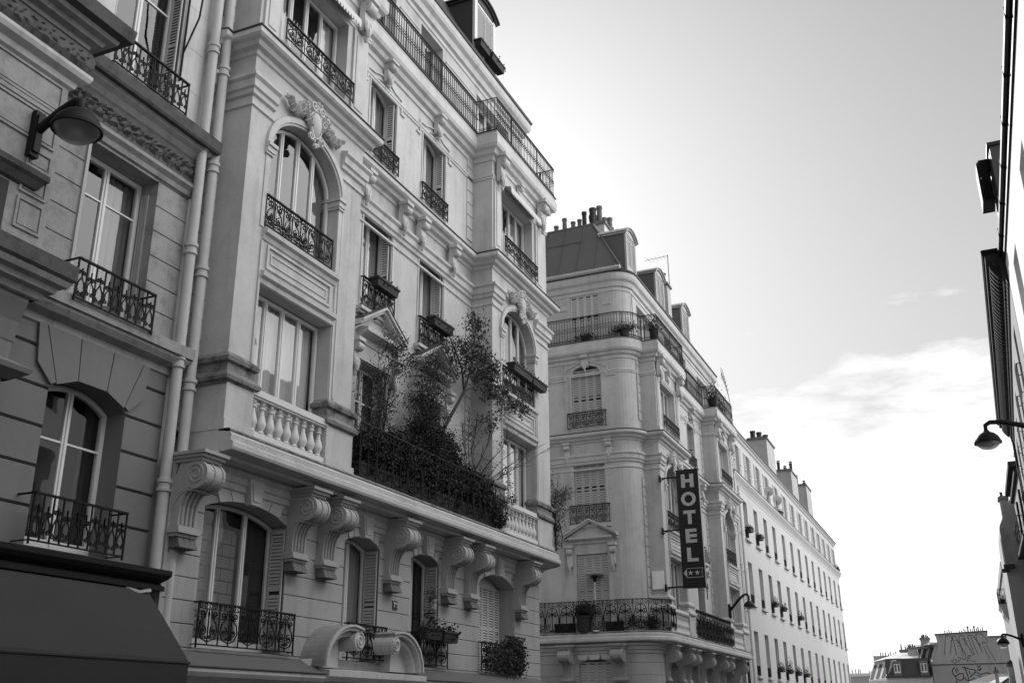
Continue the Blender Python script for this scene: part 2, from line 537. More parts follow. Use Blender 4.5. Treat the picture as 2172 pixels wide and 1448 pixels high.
def window(fr, parent, a, b, c, d, w, rise=0.0, kind='seg', mulls=(0.5,), transom=None, curt=1, fw=0.06, name='window', tcol=None, cmode='full', sub=True):
    """frame mesh with pane and curtain as its children; w is the plane of the frame's front"""
    mb = MB()
    P = opath(a, b, c, d, rise, kind, 12)
    mb.band(fr, [(u, z) for u, z in reversed(P)], fw, w - 0.07, w)
    mb.box(fr, a + fw, b - fw, w - 0.07, w - 0.003, c, c + fw * 1.3)
    wd = b - a
    for q in mulls:
        u = a + wd * q
        hw = 0.05 if abs(q - 0.5) < 0.01 else 0.045
        top = archz(u, a, b, d, rise, kind) - fw
        mb.box(fr, u - hw, u + hw, w - 0.065, w - 0.006, c + fw, top)
        mb.box(fr, u - 0.012, u + 0.012, w - 0.03, w + 0.012, c + fw, top - 0.01)
    # leaf stiles
    xs = [a + fw] + [a + wd * q for q in mulls] + [b - fw]
    for i in range(len(xs) - 1):
        l, r_ = xs[i] + (0.05 if i else 0), xs[i + 1] - (0.05 if i < len(xs) - 2 else 0)
        tz = min(archz(l + 0.02, a, b, d, rise, kind), archz(r_ - 0.02, a, b, d, rise, kind)) - fw
        if transom:
            mb.box(fr, l, r_, w - 0.05, w - 0.015, transom - 0.015, transom + 0.015)
        mb.box(fr, l, r_, w - 0.055, w - 0.012, c + fw * 1.3, c + fw * 1.3 + 0.06)
    fo = mb.build(name, JOINERY, parent)
    if not sub: return fo
    pb = MB()
    us = archu(a + 0.02, b - 0.02, kind, 12) if rise > 0 else [a + 0.02, b - 0.02]
    top = [(u, archz(u, a, b, d, rise, kind) - 0.02) for u in us]
    poly = [(us[0], c + 0.02)] + top + [(us[-1], c + 0.02)]
    pb.add([fr(u, w - 0.035, z) for u, z in poly], [list(range(len(poly)))])
    pb.build('pane', GLASS, fo)
    cb = MB()
    n = max(8, int(wd / 0.05))
    zt = d
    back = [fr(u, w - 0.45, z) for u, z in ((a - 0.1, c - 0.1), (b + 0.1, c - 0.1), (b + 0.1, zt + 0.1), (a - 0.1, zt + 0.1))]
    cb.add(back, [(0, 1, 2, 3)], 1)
    ph = RND.uniform(0, 6)
    def drape(x0, x1, zb, ztp, mi=0):
        k = max(6, int((x1 - x0) / 0.035))
        vs = []
        for i in range(k + 1):
            u = x0 + (x1 - x0) * i / k
            ww = w - 0.17 + 0.028 * math.sin(u * 46 + ph) + 0.012 * math.sin(u * 91 + ph * 2)
            vs += [fr(u, ww, zb), fr(u + 0.01 * math.sin(u * 9), ww + 0.015, ztp)]
        cb.add(vs, [(2 * i, 2 * i + 2, 2 * i + 3, 2 * i + 1) for i in range(k)], mi)
    if cmode == 'full': drape(a, b, c, d)
    elif cmode == 'sides':
        drape(a, a + wd * RND.uniform(0.2, 0.34), c, d); drape(b - wd * RND.uniform(0.2, 0.34), b, c, d)
    elif cmode == 'right': drape(a + wd * 0.55, b, c, d)
    elif cmode == 'blind':
        cb.add([fr(a, w - 0.12, d - (d - c) * 0.82), fr(b, w - 0.12, d - (d - c) * 0.82), fr(b, w - 0.12, d), fr(a, w - 0.12, d)], [(0, 1, 2, 3)], 0)
    cb.build('curtain', [CURT[curt] if tcol is None else tcol, CURT[0]], fo)
    return fo
def louvers(mb, P, s0, s1, z0, z1, pitch=0.055, st=0.045, th=0.03, ratio=0.75):
    """louvred leaf; P(s, n, z) maps along the leaf, proud of it, up"""
    def bx(a, b, n0, n1, c, d):
        vs = [P(u, w, z) for z in (c, d) for w in (n0, n1) for u in (a, b)]
        mb.add(vs, [(0, 1, 3, 2), (4, 6, 7, 5), (0, 4, 5, 1), (2, 3, 7, 6), (0, 2, 6, 4), (1, 5, 7, 3)])
    bx(s0, s0 + st, -th, 0, z0, z1); bx(s1 - st, s1, -th, 0, z0, z1)
    bx(s0 + st, s1 - st, -th, -0.002, z0, z0 + 0.07); bx(s0 + st, s1 - st, -th, -0.002, z1 - 0.06, z1)
    zm = (z0 + z1) / 2
    bx(s0 + st, s1 - st, -th, -0.002, zm - 0.03, zm + 0.03)
    z = z0 + 0.07
    while z < z1 - 0.06 - pitch * 0.5:
        if not (zm - 0.03 - pitch < z < zm + 0.03):
            zt = z + pitch * ratio
            vs = [P(s0 + st, -0.004, z), P(s1 - st, -0.004, z), P(s1 - st, -th + 0.002, zt), P(s0 + st, -th + 0.002, zt)]
            v2 = [P(s0 + st, -0.004, z + 0.012), P(s1 - st, -0.004, z + 0.012)]
            mb.add(vs + v2, [(0, 1, 2, 3), (0, 1, 5, 4), (4, 5, 2, 3)])
        z += pitch
    mb.add([P(s0 + st, -th - 0.004, z0), P(s1 - st, -th - 0.004, z0), P(s1 - st, -th - 0.004, z1), P(s0 + st, -th - 0.004, z1)], [(0, 1, 2, 3)], 1)  # dark sheet behind the slats stands for the shade in the gaps
def reveal_shutter(fr, parent, u, w0, w1, z0, z1, m=SHUT, k=2):
    """a folded shutter lying against the far jamb at u; w0 (deep) .. w1 (front)"""
    mb = MB()
    for i in range(k):
        a = w0 + (w1 - w0) * i / k
        b = w0 + (w1 - w0) * (i + 1) / k - 0.006
        louvers(mb, lambda s, n, z, uu=u - 0.035: fr(uu - n - 0.036, s, z), a, b, z0 + 0.02, z1, st=0.028, pitch=0.060, ratio=0.97)
    mb.box(fr, u - 0.030, u - 0.004, w0, w1, z0 + 0.02, z1, 1)
    return mb.build('shutter', [m, DARKGAP], parent)
def closed_shutters(fr, parent, a, b, z0, z1, w, n=4, m=SHUT, pitch=0.062, ratio=0.75):
    mb = MB()
    s = (b - a) / n
    for i in range(n):
        louvers(mb, lambda q, nn, z: fr(q, w + nn, z), a + s * i + 0.004, a + s * (i + 1) - 0.004, z0, z1, pitch=pitch, st=0.05, ratio=ratio)
    return mb.build('shutter', [m, DARKGAP], parent)
def spiral(cu, cz, r0, turns, a0, sgn, n=12, shrink=0.25):
    pts = []
    for i in range(n + 1):
        t = i / n
        r = r0 * (1 - t) + r0 * shrink * t
        a = a0 + sgn * 2 * PI * turns * t
        pts.append((cu + r * math.cos(a), cz + r * math.sin(a)))
    return pts
def guard(fr, parent, a, b, z0, z1, w, style='lyre', ret=None, name='railing', r=0.0115):
    """window guard: rails, posts and scrollwork between them; ret = wall plane for side returns"""
    mb = MB()
    mb.box(fr, a, b, w - 0.02, w + 0.025, z1 - 0.028, z1)
    mb.box(fr, a, b, w - 0.012, w + 0.012, z0, z0 + 0.02)
    for u in (a, b):
        mb.box(fr, u - 0.011, u + 0.011, w - 0.011, w + 0.011, z0 - 0.04, z1 - 0.02)
        if ret is not None:
            mb.box(fr, u - 0.012, u + 0.012, ret, w, z1 - 0.026, z1 - 0.003)
            mb.box(fr, u - 0.01, u + 0.01, ret, w, z0 + 0.002, z0 + 0.018)
    h = z1 - z0
    T = lambda pts, rr=r: mb.tube([fr(u, w, z) for u, z in pts], rr, 4)
    if style == 'lyre':
        n = max(1, round((b - a) / 0.52))
        s = (b - a) / n
        za, zb = z0 + 0.06, z1 - 0.11
        mb.box(fr, a, b, w - 0.008, w + 0.008, zb + 0.0, zb + 0.014)
        k = max(2, int((b - a) / 0.11))
        for i in range(k):
            u = a + (b - a) * (i + 0.5) / k
            T(spiral(u, (zb + z1) / 2 - 0.006, 0.034, 1.0, 0, 1, 7, 0.8), r * 0.7)
        for i in range(n):
            u0 = a + s * i
            um = u0 + s / 2
            if i: mb.box(fr, u0 - 0.008, u0 + 0.008, w - 0.008, w + 0.008, z0, z1 - 0.02)
            T([(um, za - 0.05), (um, zb)])
            mb.blob(fr(um, w, za + h * 0.62), 0.022, 0.022, 0.05, n=6, k=4)
            for sg in (-1, 1):
                T([(um + sg * 0.02, za), (um + sg * s * 0.30, za + h * 0.06), (um + sg * s * 0.42, za + h * 0.24), (um + sg * s * 0.36, za + h * 0.42), (um + sg * s * 0.16, za + h * 0.55), (um + sg * s * 0.10, zb)])
                T(spiral(um + sg * s * 0.22, za + h * 0.24, s * 0.15, 1.4, PI / 2, sg, 13, 0.2))
                T(spiral(um + sg * s * 0.30, za + h * 0.62, s * 0.12, 1.3, -PI / 2, -sg, 11, 0.25))
                T(spiral(um + sg * s * 0.10, za + h * 0.10, s * 0.06, 1.0, 0, sg, 7, 0.3))
                mb.blob(fr(um + sg * s * 0.22, w, za + h * 0.24), 0.016, 0.016, 0.02, n=6, k=3)
    elif style == 'heart':
        n = max(3, round((b - a) / 0.165))
        s = (b - a) / n
        for i in range(1, n):
            u = a + s * i
            T([(u, z0), (u, z1)])
            mb.blob(fr(u, w, z1 - 0.07), 0.014, 0.014, 0.02, n=6, k=3)
        for i in range(n):
            um = a + s * (i + 0.5)
            up = i % 2
            for sg in (-1, 1):
                T(spiral(um + sg * s * 0.24, z0 + h * (0.16 if not up else 0.22), s * 0.22, 1.3, PI / 2, -sg, 9, 0.25), r * 0.85)
                T(spiral(um + sg * s * 0.20, z0 + h * (0.66 if not up else 0.58), s * 0.19, 1.3, -PI / 2, sg, 9, 0.25), r * 0.85)
                T([(um + sg * s * 0.40, z0 + h * 0.22), (um + sg * s * 0.30, z0 + h * 0.40), (um, z0 + h * 0.55), (um, z0 + h * 0.75)], r * 0.85)
    elif style == 'bars':
        n = max(3, int((b - a) / 0.11))
        for i in range(1, n):
            u = a + (b - a) * i / n
            T([(u, z0), (u, z1)])
    return mb.build(name, IRON, parent)
def path_pts(path, step):
    out, acc = [], 0.0
    for (x0, y0), (x1, y1) in zip(path[:-1], path[1:]):
        d = math.hypot(x1 - x0, y1 - y0)
        while acc < d:
            t = acc / d
            out.append((x0 + (x1 - x0) * t, y0 + (y1 - y0) * t, (x1 - x0) / d, (y1 - y0) / d))
            acc += step
        acc -= d
    return out
def terrace_rail(parent, path, z0, h, pitch=0.115, r=0.0105, big=False, name='railing'):
    """long balcony railing on a plan path: bars with ring friezes, or panels of scrolls"""
    mb = MB()
    def rail(z, rr, p=path): mb.tube([(x, y, z) for x, y in p], rr, 4)
    rail(z0 + h, 0.02); rail(z0 + 0.05, 0.011)
    if not big:
        for q in (0.10, 0.42, 0.58, 0.90): rail(z0 + h * q, 0.008)
        for i, (x, y, dx, dy) in enumerate(path_pts(path, pitch)):
            mb.tube([(x, y, z0), (x, y, z0 + h)], r, 4, caps=False)
            cx, cy = x + dx * pitch / 2, y + dy * pitch / 2
            for zc in (0.95, 0.50, 0.07):
                pts = [(cx + dx * 0.03 * math.cos(a), cy + dy * 0.03 * math.cos(a), z0 + h * zc + 0.03 * math.sin(a)) for a in [PI * 2 * k / 6 for k in range(7)]]
                mb.tube(pts, r * 0.7, 3, caps=False)
        for x, y, dx, dy in path_pts(path, 1.9): mb.tube([(x, y, z0 - 0.03), (x, y, z0 + h)], 0.018, 4)
    else:
        s = pitch
        rail(z0 + h * 0.86, 0.009)
        for x, y, dx, dy in path_pts(path, 0.16):
            pts = [(x + dx * 0.05 * math.cos(a), y + dy * 0.05 * math.cos(a), z0 + h * 0.93 + 0.05 * math.sin(a)) for a in [PI * 2 * k / 7 for k in range(8)]]
            mb.tube(pts, r * 0.8, 3, caps=False)
        for i, (x, y, dx, dy) in enumerate(path_pts(path, s)):
            mb.tube([(x, y, z0 - 0.02), (x, y, z0 + h)], 0.013, 4)
            f = lambda u, z: (x + dx * u, y + dy * u, z0 + z)
            um = s / 2
            mb.tube([f(um, 0.05), f(um, h * 0.86)], r, 4)
            mb.blob(f(um, h * 0.62), 0.05, 0.05, 0.07, n=6, k=4)
            for sg in (-1, 1):
                for cu, cz, rr, tn, a0, dr in ((0.30, 0.22, 0.19, 1.5, PI / 2, sg), (0.27, 0.62, 0.17, 1.4, -PI / 2, -sg), (0.12, 0.10, 0.07, 1.0, 0, sg)):
                    mb.tube([f(um + sg * s * cu + (p - 0) , q) for p, q in spiral(0, h * cz, s * rr, tn, a0, dr, 12, 0.2)], r, 3, caps=False)
                mb.tube([f(um, 0.06), f(um + sg * s * 0.42, h * 0.12), f(um + sg * s * 0.46, h * 0.45), f(um + sg * s * 0.30, h * 0.78), f(um, h * 0.84)], r, 4)
                mb.tube([f(um - sg * 0.1, h * 0.66), f(um, h * 0.6), f(um - sg * 0.13, h * 0.56)], 0.016, 4)
    return mb.build(name, IRON, parent)

# console (big scroll bracket) in facade-local space; z=0 is the soffit it carries
def make_console():
    mb = MB()
    hw = 0.20
    cw, cz, rr = 0.40, -0.36, 0.20
    arc = [(cw + rr * math.cos(a), cz + rr * math.sin(a)) for a in [R(100 - 12 * i) for i in range(20)]]   # over the top, front, under
    prof = [(0.0, -0.14), (0.30, -0.14)] + arc
    prof += [(0.27, -0.58), (0.20, -0.68), (0.155, -0.80), (0.14, -0.95), (0.14, -1.12), (0.0, -1.12)]
    mb.prism(LF, prof, -hw, hw)
    # barrel lips and fluting
    for u0, u1 in ((-hw - 0.012, -hw + 0.035), (hw - 0.035, hw + 0.012), (-0.02, 0.02)):
        lip = [(cw + (rr + 0.018) * math.cos(a), cz + (rr + 0.018) * math.sin(a)) for a in [2 * PI * i / 20 for i in range(20)]]
        mb.prism(LF, lip, u0, u1)
    for k in range(4):
        u = -0.135 + 0.09 * k
        mb.tube([LF(u, 0.30, -0.585), LF(u, 0.225, -0.67), LF(u, 0.175, -0.80), LF(u, 0.16, -0.95), LF(u, 0.16, -1.08)], 0.018, 5)
    mb.box(LF, -hw - 0.01, hw + 0.01, 0.14, 0.36, -0.60, -0.565)
    for sg in (-1, 1):
        pts = [LF(sg * (hw + 0.014), p, q) for p, q in spiral(cw, cz, 0.165, 2.1, PI * 0.8, -1, 30, 0.12)]
        mb.tube(pts, 0.017, 5)
        mb.tube([LF(sg * (hw + 0.004), p, q) for p, q in ((0.30, -0.53), (0.22, -0.60), (0.12, -0.66), (0.06, -0.74), (0.04, -0.86))], 0.012, 4)
    # abacus above, moulded foot and guttae below
    for w1, z0, z1, e in ((0.50, -0.15, -0.10, 0.03), (0.55, -0.10, -0.05, 0.06), (0.60, -0.05, 0.0, 0.09)):
        mb.box(LF, -hw - e, hw + e, 0, w1, z0, z1)
    for w1, z0, z1, e in ((0.19, -1.17, -1.10, 0.03), (0.22, -1.21, -1.17, 0.05), (0.17, -1.26, -1.21, 0.02)):
        mb.box(LF, -hw - e, hw + e, 0, w1, z0, z1)
    for k in range(3):
        u = -hw + 0.015 + 0.132 * k
        a, b = u, u + 0.115
        vs = [LF(a, 0, -1.26), LF(b, 0, -1.26), LF(b, 0.15, -1.26), LF(a, 0.15, -1.26), LF(a - 0.01, 0, -1.42), LF(b + 0.01, 0, -1.42), LF(b + 0.01, 0.22, -1.42), LF(a - 0.01, 0.22, -1.42), LF((a + b) / 2, 0.1, -1.44)]
        mb.add(vs, [(0, 1, 2, 3), (0, 4, 5, 1), (1, 5, 6, 2), (2, 6, 7, 3), (3, 7, 4, 0), (4, 8, 5), (5, 8, 6), (6, 8, 7), (7, 8, 4)], 1)
    return mb.mesh('console', [MEZT, GUTTA], smooth=False, recalc=True)
CONSOLE = make_console()
def make_bracket():
    """small acanthus bracket used under the cornices, z=0 top, about 0.62 tall"""
    mb = MB()
    mb.box(LF, -0.13, 0.13, 0, 0.20, -0.06, 0)
    prof = [(0, -0.06), (0.17, -0.06)] + [(0.12 + 0.075 * math.cos(a), -0.145 + 0.075 * math.sin(a)) for a in [R(80 - 20 * i) for i in range(11)]] + [(0.09, -0.27), (0.10, -0.36), (0.075, -0.44), (0.05, -0.5), (0, -0.5)]
    mb.prism(LF, prof, -0.095, 0.095)
    for sg in (-1, 1):
        mb.tube([LF(sg * 0.10, p, q) for p, q in spiral(0.12, -0.145, 0.06, 1.6, PI * 0.8, -1, 14, 0.2)], 0.012, 4)
        mb.blob(LF(sg * 0.05, 0.10, -0.42), 0.05, 0.04, 0.09, n=6, k=4)
    mb.blob(LF(0, 0.10, -0.50), 0.05, 0.05, 0.10, n=6, k=4)
    mb.blob(LF(0, 0.07, -0.60), 0.03, 0.04, 0.06, n=6, k=4)
    return mb.mesh('bracket', TRIM, smooth=True)
BRACKET = make_bracket()
def make_baluster():
    mb = MB()
    mb.box(LF, -0.07, 0.07, -0.07, 0.07, 0, 0.05)
    mb.lathe((0, 0, 0), [(0.05, 0.05), (0.062, 0.08), (0.04, 0.11), (0.045, 0.13), (0.078, 0.20), (0.082, 0.25), (0.06, 0.33), (0.038, 0.42), (0.036, 0.49), (0.055, 0.50), (0.055, 0.53), (0.042, 0.54), (0.065, 0.58)], 12)
    mb.box(LF, -0.035, 0.035, -0.035, 0.035, 0.57, 0.66)
    return mb.mesh('baluster', BALM, smooth=True)
BALUSTER = make_baluster()
def make_cartouche():
    """carved shield with scrolls and leaf sprays, origin at the shield's centre"""
    rnd = random.Random(5)
    mb = MB()
    mb.blob(LF(0, 0.05, 0), 0.20, 0.09, 0.30, n=16, k=8)
    mb.tube([LF(0.23 * math.cos(a), 0.06, 0.33 * math.sin(a)) for a in [2 * PI * i / 20 for i in range(21)]], 0.030, 6)
    for sg in (-1, 1):
        for cu, cz, r_, tn, a0 in ((0.17, 0.40, 0.13, 1.4, PI), (0.30, 0.14, 0.10, 1.3, PI), (0.22, -0.36, 0.12, 1.4, PI / 2), (0.42, 0.30, 0.09, 1.3, PI)):
            mb.tube([LF(sg * p, 0.08, q) for p, q in spiral(cu, cz, r_, tn, a0, 1, 14, 0.15)], 0.03, 5)
        for k in range(110):
            t = k / 109.0
            cu = 0.20 + 0.95 * t
            cz = 0.06 + 0.02 * t + 0.10 * math.sin(t * 7)
            sp = 0.19 * (1 - 0.8 * t)
            p = Vector((sg * (cu + rnd.uniform(-0.05, 0.05)), 0, cz + rnd.uniform(-sp, sp)))
            d = rnd.uniform(0, 2 * PI)
            l_, wd = rnd.uniform(0.06, 0.12), rnd.uniform(0.025, 0.045)
            q = [LF(p.x + math.cos(d) * l_, 0.07, p.z + math.sin(d) * l_), LF(p.x - math.sin(d) * wd, 0.06, p.z + math.cos(d) * wd), LF(p.x - math.cos(d) * l_, 0.02, p.z - math.sin(d) * l_), LF(p.x + math.sin(d) * wd, 0.06, p.z - math.cos(d) * wd), LF(p.x, 0.13, p.z), LF(p.x, 0.0, p.z)]
            mb.add(q, [(0, 1, 4), (1, 2, 4), (2, 3, 4), (3, 0, 4), (1, 0, 5), (2, 1, 5), (3, 2, 5), (0, 3, 5)])
            if k % 4 == 0: mb.blob(LF(p.x, 0.07, p.z), 0.045, 0.04, 0.045, n=6, k=4)
    for k in range(10): mb.blob(LF(rnd.uniform(-0.16, 0.16), 0.07, 0.40 + rnd.uniform(0, 0.14)), 0.05, 0.045, 0.05, n=6, k=4)
    for k in range(8): mb.blob(LF(rnd.uniform(-0.10, 0.10), 0.07, -0.42 - rnd.uniform(0, 0.14)), 0.05, 0.045, 0.05, n=6, k=4)
    return mb.mesh('cartouche', TRIM, smooth=False, recalc=True)
CARTOUCHE = make_cartouche()

# ------------------------------------------------------------------ the two matching corner apartment houses
RW, MW, TW = -0.62, -0.40, -0.75
BAYS = (0.0, 10.16)
BW = 3.65
END = 14.08         # right-hand end of the house; the second bay is a little wider
P_SLAB = [(-0.6, 5.45), (0.02, 5.45), (0.05, 5.50), (0.12, 5.50), (0.28, 5.52), (0.30, 5.56), (0.30, 5.64), (0.25, 5.67), (0.26, 5.76), (0.22, 5.80), (0.22, 5.85), (-0.6, 5.86)]
P_ARCHI = [(0, 5.10), (0.03, 5.12), (0.03, 5.22), (0.06, 5.24), (0.07, 5.34), (0.12, 5.38), (0.12, 5.445)]
P_ENT1 = [(0, 11.79), (0.035, 11.81), (0.035, 11.86), (0, 11.88)]
P_ENT2 = [(0, 12.00), (0.05, 12.03), (0.06, 12.11), (0.10, 12.14), (0.11, 12.28), (0.16, 12.33), (0.16, 12.39), (0, 12.43)]
P_CORN = [(0, 12.84), (0.04, 12.86), (0.06, 12.93), (0.15, 12.96), (0.19, 13.03), (0.26, 13.06), (0.30, 13.10), (0.30, 13.20), (0, 13.25)]
P_LEAD = [(0.0, 13.252), (0.312, 13.202), (0.325, 13.215), (0.325, 13.232), (0, 13.285)]
P_STR3 = [(0, 15.55), (0.03, 15.57), (0.03, 15.62), (0.05, 15.64), (0.05, 15.69), (0, 15.72)]
P_CORN3 = [(0, 16.12), (0.04, 16.14), (0.05, 16.26), (0.14, 16.30), (0.18, 16.40), (0.26, 16.44), (0.30, 16.52), (0.30, 16.78), (0.25, 16.84), (0.27, 16.90), (0, 16.95)]
P_SILL1 = [(0, 9.36), (0.03, 9.38), (0.03, 9.44), (0.08, 9.48), (0.08, 9.56), (0, 9.60)]
P_ROOFC = [(0, 19.05), (0.03, 19.07), (0.03, 19.20), (0.10, 19.24), (0.13, 19.42), (0.22, 19.50), (0.25, 19.60), (0.25, 19.78), (-0.3, 19.82)]

def haussmann(fr, root, pre, slab_path, pre_top, hotel=False):
    bx = MB()
    X = lambda w, u: fr(u, w, 0)[:2]
    Z = fr.dz
    zig = [(RW, 0), (0, 0), (0, BW), (RW, BW), (RW, 10.16), (0, 10.16), (0, END)]
    full = pre + [X(*q) for q in zig] + [X(-8, END)]
    # ---- walls
    wb = MB()
    d = 0.35
    rec = []
    for a, b in ((4.77, 5.98), (7.30, 8.54)):
        rec += [(a, b, 5.90, 8.65, 0, d, 'seg'), (a, b, 9.85, 12.28, 0, d, 'seg'), (a, b, 13.64, 15.80, 0.22, d, 'seg')]
    wall(wb, fr, BW, 10.16, 5.86, 16.14, RW, rec)
    wl = X(RW, 0)
    if pre[-1] != wl and not hotel:
        wall(wb, fr, pre[-1][1] - fr.u0, 0, 5.86, 16.14, RW, [])
    for i, b0 in enumerate(BAYS):
        ops = [(b0 + 0.62, b0 + 2.84, 5.88, 8.60, 0, 0.40, 'seg'), (b0 + 0.62, b0 + 2.84, 9.66, 12.16, 0.86, 0.38, 'ell'), (b0 + 0.62, b0 + 2.84, 13.64, 15.50, 0, 0.30, 'seg')]
        b1 = b0 + BW if i == 0 else END
        wall(wb, fr, b0, b1, 5.86, 16.14, 0, ops)
        for u in (b0, b1):
            wb.add([fr(u, RW, 5.86), fr(u, 0, 5.86), fr(u, 0, 16.14), fr(u, RW, 16.14)], [(0, 1, 2, 3)])
    # top storey, set back behind the balcony
    tops = [(0.6, 2.9, 16.98, 18.85, 0, 0.3, 'seg'), (4.77, 5.98, 16.98, 18.95, 0, 0.3, 'seg'), (7.3, 8.54, 16.98, 18.95, 0, 0.3, 'seg'), (10.7, 13.0, 16.98, 18.85, 0, 0.3, 'seg')]
    wall(wb, fr, (-0.45 if not hotel else -0.2), END - 0.05, 16.9, 19.1, TW, tops)
    wb.add([fr(END - 0.05, TW, 16.9), fr(END - 0.05, -8, 16.9), fr(END - 0.05, -8, 19.1), fr(END - 0.05, TW, 19.1)], [(0, 1, 2, 3)])
    wb.add([fr(END, 0, 5.86), fr(END, -8, 5.86), fr(END, -8, 16.14), fr(END, 0, 16.14)], [(0, 1, 2, 3)])
    # dark core that closes the house behind its windows
    wb.box(fr, (-0.4 if not hotel else -0.0), END - 0.2, -9.0, -1.75, 0.0, 19.0)
    wb.build('wall', STONE, root)
    # ---- quoins on the set-back strips
    qb = MB()
    z = 5.95
    for u0, u1 in ((-0.36, -0.003), (9.82, 10.157)):
        z = 5.95
        qb.cut()
        while z < 16.0:
            if not (11.7 < z + 0.33 and z < 12.5) and not (12.7 < z + 0.33 and z < 13.35):
                qb.box(fr, u0, u1, RW, RW + 0.03, z, z + 0.335)
            else: qb.cut()
            z += 0.37
    qb.build('quoin_strip', TRIM, root)
    # ---- mouldings
    def mould(name, prof, path, m=TRIM):
        k = MB(); k.sweep(prof, path, dz=Z); return k.build(name, m, root)
    mould('cornice', P_CORN, full); mould('flashing', P_LEAD, full, LEAD)
    cuts = [(pre + [X(RW, 0), X(0, 0), X(0, 0.62)]), ([X(0, 2.84), X(0, BW), X(RW, BW), X(RW, 10.16), X(0, 10.16), X(0, 10.78)]), ([X(0, 13.0), X(0, END), X(-8, END)])]
    e = MB()
    for c in cuts:
        e.cut()
        e.sweep(P_ENT2, c, dz=Z); e.sweep(P_ENT1, c, dz=Z)
    e.build('string_course', TRIM, root)
    mould('string_course', P_STR3, full)
    mould('cornice', P_CORN3, full)
    t = MB()
    lead_top = [(0.0, 16.952), (0.285, 16.905), (0.30, 16.915), (0.30, 16.935), (0, 16.985)]
    t.sweep(lead_top, full, dz=Z)
    t.build('flashing', LEAD, root)
    fp = MB()   # floor of the top balcony
    for u0, u1, w1 in ((0, BW, 0), (BW, 10.16, RW), (10.16, END, 0), (-0.45 if not hotel else 0, 0, RW)):
        fp.cut(); fp.box(fr, u0 + 0.001, u1 - 0.001, TW - 1, w1, 16.90, 16.948)
    fp.build('balcony_floor', TRIM, root)
    mould('slab', P_SLAB, slab_path)
    gm = MB(); gm.sweep([(-0.2, 5.861), (0.225, 5.803), (0.235, 5.83), (0.20, 5.868), (-0.2, 5.872)], slab_path, dz=Z); gm.build('grimy_ledge', STONED, root)
    if not hotel:
        ls = MB(); ls.box(fr, -0.052, 0.3, -0.75, 0.0, 5.46, 5.859); ls.box(fr, -0.07, 0.3, -0.75, 0.02, 5.45, 5.52); ls.build('slab_end', STONE, root)
    sl = MB()
    for (x0, y0), (x1, y1) in zip(slab_path[:-1], slab_path[1:]): pass
    sl.box(fr, -0.05 if not hotel else 0.3, END - 0.2, -2.0, -0.5, 5.452, 5.85)
    sl.build('slab', TRIM, root)
    # ---- bays
    for i, b0 in enumerate(BAYS):
        b1 = b0 + BW if i == 0 else END
        # pedestals with weathered caps, either side of the balustrade
        pb = MB()
        for s0, s1 in ((b0 - 0.03, b0 + 0.66), (b0 + 2.80, b1 + 0.03)):
            pb.cut()
            pb.box(fr, s0, s1, RW, 0.06, 5.86, 6.64)
            pb.box(fr, s0 - 0.03, s1 + 0.03, RW, 0.10, 5.861, 6.02)
        pb.build('pedestal', STONE, root)
        cb = MB()
        P_CAP = [(0.05, 6.62), (0.07, 6.66), (0.12, 6.68), (0.13, 6.74), (0.09, 6.80), (0.05, 6.84), (0.04, 6.97), (0.09, 7.00), (0.10, 7.07), (0.05, 7.12), (0.0, 7.17)]
        cb.sweep(P_CAP, [X(RW, b0), X(0, b0), X(0, b0 + 0.62), X(-0.3, b0 + 0.62)], dz=Z)
        cb.cut()
        cb.sweep(P_CAP, [X(-0.3, b0 + 2.84), X(0, b0 + 2.84), X(0, b1), X(RW, b1)], dz=Z)
        cb.build('pedestal_cap', STONED if not hotel else TRIM, root)
        bb = MB()
        bb.box(fr, b0 + 0.66, b0 + 2.80, -0.12, 0.06, 5.90, 6.01)
        bb.box(fr, b0 + 0.63, b0 + 2.83, -0.12, 0.07, 6.62, 6.73)
        bb.box(fr, b0 + 0.64, b0 + 2.82, -0.10, 0.045, 6.585, 6.62)
        bal = bb.build('balustrade', BALM, root)
        for k in range(9):
            inst('baluster', BALUSTER, bal, fr(b0 + 0.66 + 2.14 * (k + 0.5) / 9, -0.03, 5.98), fr.rot, (1, 1, 0.94))
        # lower window, three lights
        window(fr, root, b0 + 0.64, b0 + 2.82, 5.95, 8.58, -0.28, mulls=(0.27, 0.5, 0.73), curt=3 if not hotel else 1, cmode='full', transom=None)
        # moulded spandrel between the two windows
        sp = MB()
        sp.sweep([(0, 8.60), (0.03, 8.62), (0.04, 8.70), (0.10, 8.74), (0.11, 8.82), (0, 8.86)], [X(-0.0, b0 + 0.60), X(0, b0 + 2.86)], dz=Z)
        sp.band(fr, [(b0 + 0.78, 8.98), (b0 + 2.68, 8.98), (b0 + 2.68, 9.34), (b0 + 0.78, 9.34)], -0.045, 0, 0.035, closed=True)
        sp.band(fr, [(b0 + 0.86, 9.06), (b0 + 2.60, 9.06), (b0 + 2.60, 9.26), (b0 + 0.86, 9.26)], 0.03, 0, 0.018, closed=True)
        sp.sweep([(0, 9.42), (0.03, 9.44), (0.05, 9.52), (0.11, 9.55), (0.12, 9.63), (0, 9.66)], [X(0, b0 + 0.58), X(0, b0 + 2.88)], dz=Z)
        sp.build('spandrel_panel', TRIM, root)
        # pilaster edges beside the bay openings
        pe = MB()
        for s0, s1 in ((b0 + 0.555, b0 + 0.60), (b0 + 2.86, b0 + 2.905)):
            pe.cut()
            pe.box(fr, s0, s1, 0, 0.03, 6.70, 9.40)
        for s0, s1 in ((b0 + 2.98, b0 + 3.03),):
            pe.cut()
            pe.box(fr, s0, s1, 0, 0.02, 7.2, 11.76)
        pe.build('pilaster_edge', TRIM, root)
        # arched window with archivolt, imposts and cartouche
        ar = MB()
